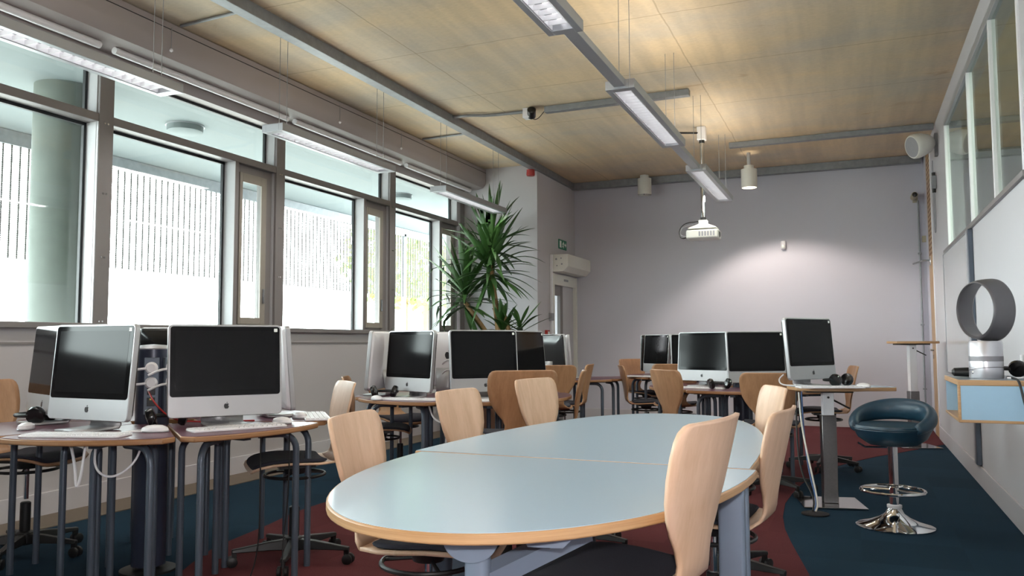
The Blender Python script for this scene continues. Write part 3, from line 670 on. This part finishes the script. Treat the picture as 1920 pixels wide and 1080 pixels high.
def post(label, cx, cy, rz, detail):
    t = thing('power_post', label, 'power post', (cx, cy, 0), R(rz), group='round power posts')
    MB().lathe([(.078, .03), (.078, 1.075)], 36).build('post_tube', M['post'], t)
    MB().lathe([(.078, 1.075), (.080, 1.08), (.06, 1.095), (.001, 1.10)], 36).build('post_cap', M['lum'], t)
    MB().lathe([(.13, 0), (.13, .01), (.12, .014), (.05, .014), (.05, .03)], 36).build('post_foot', M['black'], t)
    for f in range(2 if detail else 1):
        m = Matrix.Rotation(R(62*f), 4, 'Z')
        sp_ = MB().box(-.034, .034, -.086, -.072, .76, 1.035, m).build('socket_panel', M['steel'], t, bevel=.003)
        for k in range(2):
            q = MB().lathe([(.029, 0), (.029, .018), (.02, .028)], 20, mx=m @ Matrix.Translation((0, -.084, .985-.072*k)) @ Matrix.Rotation(PI/2, 4, 'X'))
            q.tube([m @ Vector(p) for p in ((-.01, -.10, .985-.072*k), (-.05, -.11, .98-.072*k), (-.09, -.09, .975-.072*k), (-.12, -.05, .95-.072*k))], .006, 8, smooth=1)
            q.build('plug', M['white'], sp_)
        for k, c in enumerate(('greenled', 'yellow')):
            MB().box(-.018, .018, -.090, -.084, .80+.055*(1-k), .842+.055*(1-k), m).build('data_socket', M['black'], sp_, bevel=.002)
            MB().box(-.006, .006, -.092, -.089, .83+.055*(1-k), .838+.055*(1-k), m).build('socket_light', M[c], sp_)
    return t
A, B, C, D_, E_ = (-3.15, 3.05), (-2.66, 5.40), (-.90, 7.22), (-3.05, 8.5), (-1.71, 9.42)
def ring_desks(c, spec, clus):
    for a, w in spec: desk('purple segment desk %s %s' % (w, clus), c[0], c[1], a, {-70: 0, 230: 2}.get(a, -1) if c is A else -1)
ring_desks(A, ((-70, 'at the left front of', ), (-10, 'at the right front of'), (50, 'in sun at the back right of'), (110, 'at the back of'), (170, 'at the window side of'), (230, 'at the far left of')), 'the front desk cluster')
ring_desks(B, ((-108, 'at the left front of'), (-48, 'at the right front of'), (12, 'at the right side of'), (72, 'at the back right of'), (132, 'at the back left of'), (192, 'at the left side of')), 'the middle desk cluster')
ring_desks(C, ((-90, 'at the front of'), (-30, 'at the right front of'), (30, 'at the right back of'), (90, 'at the back of'), (150, 'at the left back of'), (210, 'at the left front of')), 'the right cluster behind the meeting table')
ring_desks(D_, ((-50, 'at the right front of'), (10, 'at the right side of'), (-110, 'at the left front of')), 'the cluster nearest the exit door')
ring_desks(E_, ((-90, 'at the front of'), (-30, 'at the right front of'), (210, 'at the left front of'), (150, 'at the left back of')), 'the farthest cluster by the back wall')
post('navy round power post with white plugs in the front desk cluster', A[0]-.06, A[1]-.02, 42, 1)
post('navy round power post in the middle desk cluster', B[0]-.04, B[1], 20, 0)
post('navy round power post in the right cluster behind the meeting table', C[0], C[1], 20, 0)

# ------------------------------------------------------------------ computers
APPLE = [(0, .78), (.18, .86), (.35, .84), (.5, .72), (.40, .6), (.36, .45), (.41, .3), (.53, .2), (.45, 0), (.33, -.2), (.2, -.28), (0, -.24), (-.2, -.28), (-.36, -.18), (-.5, .08), (-.55, .4), (-.46, .7), (-.3, .85), (-.14, .85)]
LEAF = [(0, .92), (.03, 1.08), (.2, 1.24), (.19, 1.05), (.1, .95)]
def imac_proto(label, backm, backlogo):
    t = thing('desktop_computer', label, 'computer')
    W, Hh, zb = .51, .425, .045
    tilt = Matrix.Translation((0, 0, zb)) @ Matrix.Rotation(R(-5), 4, 'X')
    def pr(P, y0, y1): return [[tilt @ Vector((x, y, z)) for x, z in P] for y in (y0, y1)]
    MB().rings(pr(rrect(W, Hh, .022, 5, 0, Hh/2), -.014, .012)).build('casing', M['imac'], t, bevel=.003); cs = [c for c in t.children if c.name.startswith('casing')][0]
    MB().rings([[tilt @ Vector((x, y, z)) for x, z in rrect(W-2*i, Hh-2*i, .022, 5, 0, Hh/2)] for y, i in ((.012, .004), (.026, .012), (.042, .05), (.05, .11))]).build('back_shell', backm, t); bk = [c for c in t.children if c.name.startswith('back_shell')][0]
    MB().rings(pr(rrect(W-.018, .322, .014, 5, 0, Hh-.009-.161), -.0155, -.0138)).build('screen_glass', M['screen'], t); sg = [c for c in t.children if c.name.startswith('screen_glass')][0]
    MB().rings(pr(rrect(W-.062, .275, .003, 2, 0, Hh-.03-.1375), -.0160, -.0154)).build('display', M['scrin'], sg)
    q = MB()
    def mx(y): return tilt @ Matrix.Translation((0, y, .04)) @ XZ @ Matrix.Diagonal((.021, .021, 1, 1))
    for S in (APPLE, LEAF): q.prism([(x, z) for x, z in S], 0, .0014, mx(-.0154))
    q.build('logo', M['logo'], cs, smooth=0)
    MB().rings(pr(rrect(.016, .016, .002, 2, W/2-.028, Hh-.026), -.0168, -.0154)).build('sticker', M['signw'], sg)
    if backlogo:
        q = MB()
        for S in (APPLE, LEAF): q.prism([(-x*2.2, z*2.2) for x, z in S], 0, .002, tilt @ Matrix.Translation((0, .0495, .23)) @ XZ @ Matrix.Diagonal((.022, .022, 1, 1)))
        q.build('back_logo', M['logo'], bk, smooth=0)
    w = .095
    st = [(.055, .20), (.075, .12), (.088, .05), (.09, .02), (.08, .008), (-.02, .006), (-.09, .006)]
    MB().grid([[(-w, y, z), (w, y, z)] for y, z in st]).build('stand', M['imac'], t, solid=.009, smooth=50)
    return t
IP = {}
def imac(label, x, y, ang, kind='black', z=.721):
    """ang = compass angle the screen faces"""
    if kind not in IP: IP[kind] = imac_proto(label, M['black2'] if kind == 'black' else M['white'], kind == 'beige'); r = IP[kind]
    else: r = dup(IP[kind])
    r.location = (x, y, z); r.rotation_euler = (0, 0, R(ang+90)); tag(r, label, 'computer', 'desktop computers')
    return r
imac('computer at the left front of the front cluster, black screen to camera', -3.13, 2.60, -92)
imac('computer at the right front of the front cluster, widest screen to camera', -2.70, 2.98, -37)
imac('computer seen side-on at the far left, behind the left front screen', -3.61, 2.75, -112)
imac('computer with black back showing between the two front screens', -3.36, 3.42, 118)
imac('computer seen edge-on at the right of the front cluster, white back', -2.80, 3.48, 55, 'white')
imac('computer at the left front of the middle cluster, narrow turned screen', -2.88, 4.96, -112)
imac('computer at the right front of the middle cluster, behind the wide oak chair back', -2.34, 5.07, -40)
imac('computer edge-on at the left end of the middle cluster', -3.24, 5.16, 190, 'white')
imac('computer with screen turned right at the right end of the middle cluster', -2.22, 5.62, -5)
imac('computer with pale back and black logo behind the middle cluster', -2.96, 5.72, 118, 'beige')
imac('computer with black back near the exit door', -2.93, 8.0, 60)
imac('computer edge-on near the exit door', -2.83, 8.35, 20, 'white')
imac('computer facing left at the left of the right cluster, silver chin', -1.22, 7.12, -114)
imac('computer with wide screen at the front right of the right cluster', -.75, 6.98, -58)
imac('computer showing a white back between the screens of the right cluster', -1.06, 7.54, 16, 'white')
imac('small far computer turned side-on at the left of the farthest cluster', -2.08, 9.1, -135)
imac('computer with wide black screen in the farthest cluster, left of the silver-chin one', -1.60, 8.88, -66)
imac('computer with black back at the farthest cluster', -2.10, 9.50, 118)
SDZ = .797
imac('computer alone on the standing desk', -.275, 5.98, -33, z=SDZ)

# keyboards, mice, headphones
def keyboard_proto(label):
    t = thing('keyboard', label, 'keyboard')
    MB().prism(rrect(.42, .125, .012), 0, .009).build('key_tray', M['white'], t, bevel=.002)
    q = MB()
    for r in range(5):
        for c in range(19):
            if r == 4 and 3 < c < 8 and c != 4: continue
            wd = .0085 if not (r == 4 and c == 4) else .046
            x = -.195+c*.0216+(.0 if wd < .01 else .038)
            q.box(x-wd, x+wd, -.051+.0225*(4-r), -.033+.0225*(4-r), .009, .013)
    q.build('keys', mat('key_white', (.74, .73, .76), .45), t, smooth=0)
    return t
KP = []
def keyboard(label, x, y, ang, z=.721):
    if not KP: KP.append(keyboard_proto(label)); r = KP[0]
    else: r = dup(KP[0])
    r.location = (x, y, z); r.rotation_euler = (0, 0, R(ang+90)); tag(r, label, 'keyboard', 'white keyboards')
keyboard('white keyboard in front of the left front computer', -2.98, 2.42, -70)
keyboard('white keyboard in front of the right front computer', -2.56, 2.90, -28)
keyboard('white keyboard in front of the narrow screen on the middle cluster', -2.76, 4.78, -84)
keyboard('white keyboard in front of the right front screen of the middle cluster', -2.20, 4.86, -45)
keyboard('white keyboard on the standing desk', -.16, 5.76, -70, SDZ)
keyboard('white keyboard in front of the silver-chin computer', -1.18, 6.78, -105)
keyboard('white keyboard in front of the small far computer', -2.15, 8.85, -106)
keyboard('white keyboard on the sunny desk behind the right front computer', -2.58, 3.50, 40)
MP = []
def mouse(label, x, y, ang, z=.721):
    if not MP:
        t = thing('mouse', label, 'mouse')
        MB().lathe([(.030, 0), (.033, .008), (.030, .02), (.018, .029), (.002, .032)], 28, sy=1.75).build('mouse_shell', M['white'], t)
        MB().lathe([(.0315, .0005), (.0335, .003), (.0315, .006)], 28, sy=1.75, cap=False).build('mouse_base', M['lum'], t)
        MP.append(t); r = t
    else: r = dup(MP[0])
    r.location = (x, y, z); r.rotation_euler = (0, 0, R(ang)); tag(r, label, 'mouse', 'white computer mice')
mouse('white mouse at the corner right of the left front keyboard', -2.80, 2.66, -60)
mouse('white mouse left of the left front keyboard', -3.43, 2.53, 35)
mouse('white mouse right of the right front keyboard on the sunny desk edge', -2.53, 3.17, 80)
mouse('white mouse beside the white keyboard under the narrow middle screen', -2.97, 4.70, 60)
mouse('white mouse on the standing desk', .045, 5.86, 40, SDZ)
mouse('white mouse under the silver-chin computer', -1.37, 6.78, 60)
mouse('upper white mouse on the sunny desk at the right end of the front cluster', -2.62, 3.42, 60)
HP = []
def phones(label, x, y, ang, z=.721):
    if not HP:
        t = thing('headphones', label, 'headphones')
        MB().tube([(.085*math.cos(R(a)), .085*math.sin(R(a))+.02, .045) for a in range(-10, 191, 12)], .009, 8).build('headband', M['black'], t)
        for s in (-1, 1):
            MB().lathe([(.02, -.022), (.04, -.016), (.044, 0), (.040, .014), (.022, .018)], 20, mx=Matrix.Translation((s*.07, -.01, .046)) @ Matrix.Rotation(R(90+s*18), 4, 'Y') ).build('ear_cup', M['black2'], t)
        HP.append(t); r = t
    else: r = dup(HP[0])
    r.location = (x, y, z); r.rotation_euler = (0, 0, R(ang)); tag(r, label, 'headphones', 'black headphones')
phones('black headphones at the foot of the front power post', -2.93, 2.86, 40)
phones('black headphones on the left end of the middle cluster', -3.02, 4.88, 20)
phones('black headphones at the far left edge of the front cluster', -3.62, 2.74, 120)
phones('black headphones at the right cluster beside the silver-chin computer', -1.02, 6.72, 30)
phones('black headphones on the standing desk under the screen', -.10, 5.95, 60, SDZ)

# cables
def cable(label, pts, m='white', r=.004):
    return tag(MB().tube(pts, r, 8, smooth=3).build('cable', M[m]), label, 'cable')
cable('red network cable curling from the front power post', [(-3.16, 2.955, .875), (-3.06, 2.90, .82), (-2.98, 2.93, .745), (-2.9, 3.0, .73), (-2.8, 3.12, .727), (-2.72, 3.2, .726)], 'redcable')
cable('white cable loop hanging under the left front desk', [(-2.96, 2.50, .69), (-2.92, 2.46, .58), (-2.86, 2.50, .54), (-2.80, 2.56, .60), (-2.80, 2.60, .69)], 'white', .005)
cable('white cable dropping down beside the left front desk legs', [(-3.05, 2.45, .69), (-2.98, 2.42, .60), (-2.97, 2.42, .50), (-2.955, 2.43, .56), (-2.96, 2.45, .69)], 'white', .006)
cable('thin black lead hanging under the right front desk with inline switch', [(-2.47, 2.95, .69), (-2.47, 2.95, .45), (-2.46, 2.94, .25), (-2.48, 2.93, .1), (-2.52, 2.9, .008)], 'black', .003)
cable('thin black lead hanging nearer the right end under the right front desk', [(-2.43, 3.1, .69), (-2.43, 3.1, .4), (-2.45, 3.08, .15), (-2.40, 3.04, .01), (-2.55, 2.95, .008)], 'black', .003)
cable('white mouse lead across the left front desk', [(-2.82, 2.61, .728), (-2.9, 2.55, .727), (-2.85, 2.75, .727), (-2.98, 2.80, .73)], 'white', .003)
cable('white loop under the middle cluster', [(-2.6, 4.75, .69), (-2.55, 4.72, .60), (-2.45, 4.75, .57), (-2.38, 4.8, .62), (-2.36, 4.85, .69)], 'white', .006)
cable('white lead dropping to the floor under the middle cluster', [(-2.47, 4.8, .69), (-2.5, 4.78, .4), (-2.48, 4.8, .1), (-2.4, 4.85, .01)], 'white', .006)
cable('green lead behind the screens of the middle cluster', [(-2.68, 5.3, .85), (-2.6, 5.25, .8), (-2.56, 5.22, .76), (-2.6, 5.15, .728)], 'green', .004)
cable('grey lead dropping from the standing desk to the floor box', [(-.36, 5.86, .76), (-.35, 5.84, .55), (-.30, 5.76, .3), (-.245, 5.64, .06), (-.262, 5.60, .02)], 'white2', .006)
cable('blue lead dropping from the standing desk to the floor box', [(-.345, 5.90, .76), (-.335, 5.84, .5), (-.305, 5.74, .25), (-.255, 5.65, .08), (-.268, 5.61, .02)], 'bluecable', .005)
cable('black lead dropping from the standing desk to the floor box', [(-.38, 5.92, .76), (-.385, 5.9, .45), (-.36, 5.85, .22), (-.27, 5.68, .09), (-.278, 5.61, .02)], 'black', .006)
cable('white display lead curling from the standing desk computer', [(-.47, 6.03, .87), (-.50, 5.98, .84), (-.48, 5.93, .803), (-.38, 5.9, .802)], 'white', .005)
fb = thing('floor_box', 'black cable outlet plate in the carpet at the standing desk', 'floor box', (-.265, 5.60, .003))
MB().lathe([(.085, 0), (.085, .006), (.07, .01), (.001, .011)], 28).build('outlet_plate', M['black'], fb)

# ------------------------------------------------------------------ standing desks
def stand_desk(label, x, y, rz, ztop, outline, hpost, name='standing_desk'):
    t = thing(name, label, 'desk', (x, y, 0), rz, group='standing desks')
    MB().prism(outline, ztop-.026, ztop-.0015).build('edge_band', M['edge'], t, bevel=.005)
    MB().prism(inset(outline, .006), ztop-.0015, ztop).build('desk_top', M['lam'], t, smooth=0)
    MB().box(-.2, .2, -.2, .2, .003, .013).build('base_plate', mat('polished_base', (.40, .39, .38), .08, 1., var=.01), t, bevel=.002)
    MB().box(-.047, .047, -.047, .047, .013, hpost).build('outer_column', M['brushed'], t, bevel=.004)
    MB().box(-.036, .036, -.036, .036, hpost, ztop-.04).build('inner_column', M['white'], t, bevel=.003)
    MB().box(-.15, .15, -.1, .1, ztop-.04, ztop-.026).build('top_plate', M['black'], t)
    MB().tube([(.03, 0, ztop-.09), (.14, -.02, ztop-.15)], .006, 8).build('height_lever', M['black'], t)
    MB().cyl((0, -.036, ztop-.075), (0, -.040, ztop-.075), .008, 10).build('clamp_screw', M['black'], t)
    return t
out1 = [(-.26, -.02), (-.22, -.14), (-.10, -.21), (.06, -.22), (.16, -.19), (.22, -.14), (.42, -.10), (.44, -.02), (.40, .10), (.22, .2), (0, .25), (-.18, .2), (-.25, .1)]
stand_desk('height adjustable standing desk carrying the lone computer', -.185, 6.0, R(12), SDZ, out1, .60)
out2 = [(-.24, 0), (-.2, -.12), (0, -.2), (.2, -.18), (.27, -.05), (.2, .14), (0, .2), (-.2, .14)]
stand_desk('empty raised standing desk by the back right wall', .55, 9.55, R(20), 1.105, out2, .58)
# ------------------------------------------------------------------ bar stool
bs = thing('bar_stool', 'teal leather bar stool with chrome trumpet base beside the right wall', 'stool', (.19, 5.42, 0), R(-22))
MB().lathe([(.215, 0), (.218, .006), (.20, .014), (.14, .030), (.085, .055), (.052, .080), (.04, .105), (.036, .115)], 48).build('trumpet_base', M['chrome'], bs)
MB().cyl((0, 0, .10), (0, 0, .50), .027, 24).build('column', M['chrome'], bs)
MB().lathe([(.04, .110), (.042, .113), (.042, .128), (.03, .132)], 24).build('column_collar', M['white'], bs)
fr = MB().tube([(.175*math.cos(2*PI*k/40), -.02+.175*math.sin(2*PI*k/40), .215) for k in range(40)], .010, 10, closed=True)
fr.cyl((0, .02, .22), (0, .155, .215), .009, 10).cyl((-.02, 0, .215), (-.17, -.04, .215), .008, 8).cyl((.02, 0, .215), (.17, -.04, .215), .008, 8)
fr.build('foot_ring', M['chrome'], bs)
MB().tube([(-.03, 0, .465), (-.15, -.03, .46), (-.19, -.04, .485)], .006, 8).build('height_lever', M['chrome'], bs)
# seat: thick cushion with wrap-around arm/back roll leaving a slot
MB().lathe([(.06, .475), (.13, .485), (.185, .525), (.21, .575), (.205, .60), (.16, .612), (.001, .612)], 44, sx=1.05, sy=.92).build('seat_cushion', M['stoolblue'], bs)
rg = []
for k in range(0, 49):
    a = R(-35+250*k/48); e = math.sin(PI*k/48)
    rad, zz = .195+.01*e, .585+.10*e
    hh, ww = .03+.038*e, .032+.008*e
    cxy = Vector((rad*1.07*math.cos(a), rad*math.sin(a)*.95, zz)); nrm = Vector((math.cos(a), math.sin(a), 0))
    rg.append([cxy+nrm*(ww*math.cos(2*PI*j/14))+Vector((0, 0, hh*math.sin(2*PI*j/14))) for j in range(14)])
MB().rings(rg).build('back_roll', M['stoolblue'], bs, sub=1)
MB().tube([(.222*math.cos(2*PI*k/44)*1.0, .195*math.sin(2*PI*k/44), .585) for k in range(44)], .005, 6, closed=True).build('seat_piping', M['stoolblue'], bs)

# ------------------------------------------------------------------ wall shelf with fan
sh = thing('wall_shelf', 'pale blue ply-edged wall shelf box on the right wall', 'shelf', (.45, 4.45, 0))
MB().box(0, .414, 0, .62, .888, .915).build('shelf_top', M['edge'], sh, bevel=.004)
MB().box(.006, .41, .006, .61, .915, .9165).build('top_laminate', mat('shelf_grey_top', (.20, .24, .28), .3), sh)
MB().box(.006, .414, .0, .016, .725, .888).build('end_panel', M['shelfblue'], sh)
MB().box(0, .414, -.002, .62, .712, .726).build('shelf_bottom', M['edge'], sh, bevel=.003)
MB().box(-.001, .012, -.002, .016, .72, .89).build('corner_edge', M['edge'], sh, bevel=.003)
MB().box(.006, .414, .60, .618, .726, .888).box(.39, .414, .016, .60, .726, .888).build('inner_lining', M['shelfblue'], sh)
ib = thing('socket_adapter', 'white and black adapter inside the open end of the wall shelf', 'adapter', (.52, 4.75, .7265))
MB().box(-.03, .03, -.05, .05, 0, .05).build('adapter_body', M['white'], ib, bevel=.006)
MB().lathe([(.02, .0), (.03, .02), (.02, .05)], 14, (0, -.08, .0)).build('adapter_knob', M['black'], ib)
fz = .9167
fn = thing('bladeless_fan', 'silver and grey bladeless ring fan standing on the wall shelf', 'fan', (.60, 4.66, fz), R(-58))
MB().lathe([(.074, 0), (.076, .004), (.076, .055)], 40).build('base_foot', M['fanbase'], fn)
fb_ = MB().lathe([(.076, .056), (.076, .175), (.07, .185), (.001, .187)], 40).build('base_body', M['fanbase'], fn)
MB().lathe([(.0768, .085), (.0768, .11)], 40, cap=False).build('intake_grille', M['fangrille'], fb_)
MB().tube([(.0775*math.cos(R(a)), .0775*math.sin(R(a)), .045+.012*math.cos(R(a*1.0))) for a in range(0, 360, 8)], .0012, 6, closed=True).build('base_seam', M['black'], fn)
pro = [(-.055, .128), (-.05, .137), (.0, .146), (.05, .150), (.057, .146), (.055, .138), (.0, .126), (-.048, .122)]
rg = [[(r_*math.cos(2*PI*k/64), y, .340+r_*1.06*math.sin(2*PI*k/64)) for y, r_ in pro] for k in range(64)]
q = MB(); V = [[q.bm.verts.new(p) for p in r_] for r_ in rg]
for k in range(64):
    a, b = V[k], V[(k+1) % 64]
    for j in range(8): q.bm.faces.new((a[j], a[(j+1) % 8], b[(j+1) % 8], b[j]))
q.build('air_ring', M['fanring'], fn, sub=1)
MB().lathe([(.002, .003), (.006, .001), (.007, 0)], 12, mx=Matrix.Translation((0, -.076, .03)) @ Matrix.Rotation(PI/2, 4, 'X')).build('power_button', M['chrome'], fb_)
cable('dark fan power lead hanging off the wall shelf', [(.70, 4.72, .922), (.70, 4.46, .922), (.706, 4.43, .90), (.72, 4.42, .80), (.75, 4.42, .70), (.79, 4.42, .55), (.82, 4.4, .35), (.83, 4.38, .05)], 'black', .006)
tag(MB().lathe([(.012, -.07), (.026, -.06), (.03, 0), (.026, .06), (.012, .07)], 16, mx=Matrix.Translation((.525, 4.74, fz+.027)) @ Matrix.Rotation(PI/2, 4, 'Y') @ Matrix.Diagonal((.8, 1, 1, 1))).build('board_eraser', M['black']), 'black furry brush lying left of the fan on the shelf', 'brush')
phones('black headphones behind the fan base on the wall shelf', .765, 4.82, 70, fz)
rc = thing('remote_control', 'small white remote standing upright on the shelf right of the fan', 'remote', (.80, 4.86, fz), R(10))
MB().prism(rrect(.04, .028, .008), 0, .115).build('remote_body', M['white'], rc, bevel=.004)
MB().box(-.008, .008, -.016, -.013, .09, .104).box(-.005, .005, -.016, -.013, .05, .07).build('remote_button', M['black'], rc)
cable('white charger lead on the shelf behind the fan', [(.68, 4.6, .921), (.74, 4.58, .922), (.8, 4.66, .922), (.84, 4.8, .922)], 'white', .005)

# ------------------------------------------------------------------ yucca
yc = thing('yucca_plant', 'tall potted yucca plant in the corner beside the last window', 'plant', (-4.06, 9.08, 0))
MB().lathe([(.13, 0), (.17, .02), (.21, .36), (.22, .38), (.2, .385), (.19, .36)], 32, cap=False).build('pot', M['pot'], yc)
MB().lathe([(.001, .345), (.19, .345)], 24, cap=False).build('soil', M['soilm'], yc)
def trunk(pts, r): MB().tube(pts, r, 10, smooth=2, r2=r*.75).build('trunk', M['trunk'], yc)
trunk([(0, 0, .3), (.02, 0, .9), (.06, 0, 1.2), (.0, .02, 1.6), (-.08, .02, 2.1)], .045)
trunk([(-.05, -.02, .3), (.1, -.02, .9), (-.05, -.04, 1.18), (-.36, -.09, 1.6)], .035)
trunk([(.08, .02, .3), (.16, .02, .9), (.19, .02, 1.25), (.1, .02, 1.48)], .038)
trunk([(.1, 0, .3), (.28, .0, .8), (.30, 0, 1.15)], .03)
def rosette(c, n, ln, up, spread=1.0):
    q = MB(); c = Vector(c)
    for k in range(n):
        az = 2*PI*k*.381966+random.uniform(-.3, .3)
        f = k/n
        el = up*(1-f)*R(86)+f*R(random.uniform(-55, 0))
        L = ln*random.uniform(.75, 1.1)*(.75+.4*math.sin(PI*min(1, f+.15)))
        d_ = Vector((math.cos(az)*math.cos(el)*spread, math.sin(az)*math.cos(el)*spread, math.sin(el))).normalized()
        side = d_.cross(Vector((0, 0, 1)))
        if side.length < .05: side = Vector((1, 0, 0))
        side.normalize(); w = random.uniform(.024, .038); droop = random.uniform(.05, .5)*max(0, math.cos(el))
        base = c+Vector((0, 0, .26*(1-f)-.13)); rows = []
        for j in range(9):
            s = j/8; p = base+d_*L*s+Vector((0, 0, -droop*L*s**2.4))
            ww = w*(.55+1.1*s)*(1 if s < .35 else max(.03, (1-((s-.35)/.65)**1.8)))
            up_ = side.cross(d_).normalized()
            rows.append([Vector((max(v.x, -.72+.02*random.random()), max(min(v.y, .70), -.1) if v.z > 2.55 else min(v.y, .70), v.z)) for v in (p-side*ww, p-up_*ww*.3, p+side*ww)])
        q.grid(rows)
    q.build('leaf_rosette', M['leaf'], yc, smooth=60)
rosette((-.08, .02, 2.02), 84, .74, 1.0)
rosette((-.04, .0, 2.32), 46, .66, 1.0)
rosette((-.36, -.09, 1.66), 56, .70, .95)
rosette((.10, 0, 1.22), 40, .36, .95)
rosette((.34, 0, 1.20), 20, .38, .7)

# ------------------------------------------------------------------ light
w = bpy.data.worlds.new('sky'); sc.world = w; w.use_nodes = True
bg = w.node_tree.nodes['Background']; bg.inputs['Color'].default_value = (.93, .97, 1.0, 1); bg.inputs['Strength'].default_value = 9.0
def lamp(name, typ, loc, energy, col=(1, 1, 1), rot=(0, 0, 0), **k):
    l = bpy.data.lights.new(name, typ); l.energy = energy; l.color = col
    for a, b in k.items(): setattr(l, a, b)
    o = bpy.data.objects.new(name, l); COL.objects.link(o); o.location = loc; o.rotation_euler = rot
    return o
lamp('sun', 'SUN', (-12, 0, 12), 10.0, (1, .96, .9), (R(-10), R(-38), 0), angle=R(.6))
lamp('downlight_beam', 'SPOT', (-1.147, 10.3, 3.0), 40, (1, .88, .77), (R(4), R(-9), 0), spot_size=R(122), spot_blend=.35, shadow_soft_size=.05)
lamp('next_room_fill', 'AREA', (2.5, 7, 3.3), 80, (1, 1, .95), size=2.0)  # added fill without a fixture, brightens the room behind the glazing
lamp('camera_flash', 'POINT', (.02, -.02, 1.24), 46, (1, .95, .93), shadow_soft_size=.035)

# ------------------------------------------------------------------ camera
yaw, pit, rol = R(-22.86), R(3.88), R(-.2)
fwd = Vector((math.sin(yaw)*math.cos(pit), math.cos(yaw)*math.cos(pit), math.sin(pit)))
rt = Vector((math.cos(yaw), -math.sin(yaw), 0)); up = rt.cross(fwd)
r2 = rt*math.cos(rol)+up*math.sin(rol); u2 = up*math.cos(rol)-rt*math.sin(rol)
cam = bpy.data.cameras.new('camera'); cam.sensor_width = 36; cam.lens = 36*1520/1920; cam.clip_start = .02
co = bpy.data.objects.new('camera', cam); COL.objects.link(co)
m = Matrix((r2, u2, -fwd)).transposed().to_4x4(); m.translation = Vector((0, 0, 1.10)); co.matrix_world = m
sc.camera = co
vs = sc.view_settings; vs.view_transform = 'Standard'; vs.look = 'None'; vs.gamma = 1; vs.use_curve_mapping = False; vs.exposure = 1.4
sc.cycles.use_denoising = True
sc.cycles.max_bounces = 8; sc.cycles.diffuse_bounces = 4; sc.cycles.glossy_bounces = 4; sc.cycles.transparent_max_bounces = 12
sc.cycles.caustics_reflective = False; sc.cycles.caustics_refractive = False; sc.cycles.sample_clamp_indirect = 6
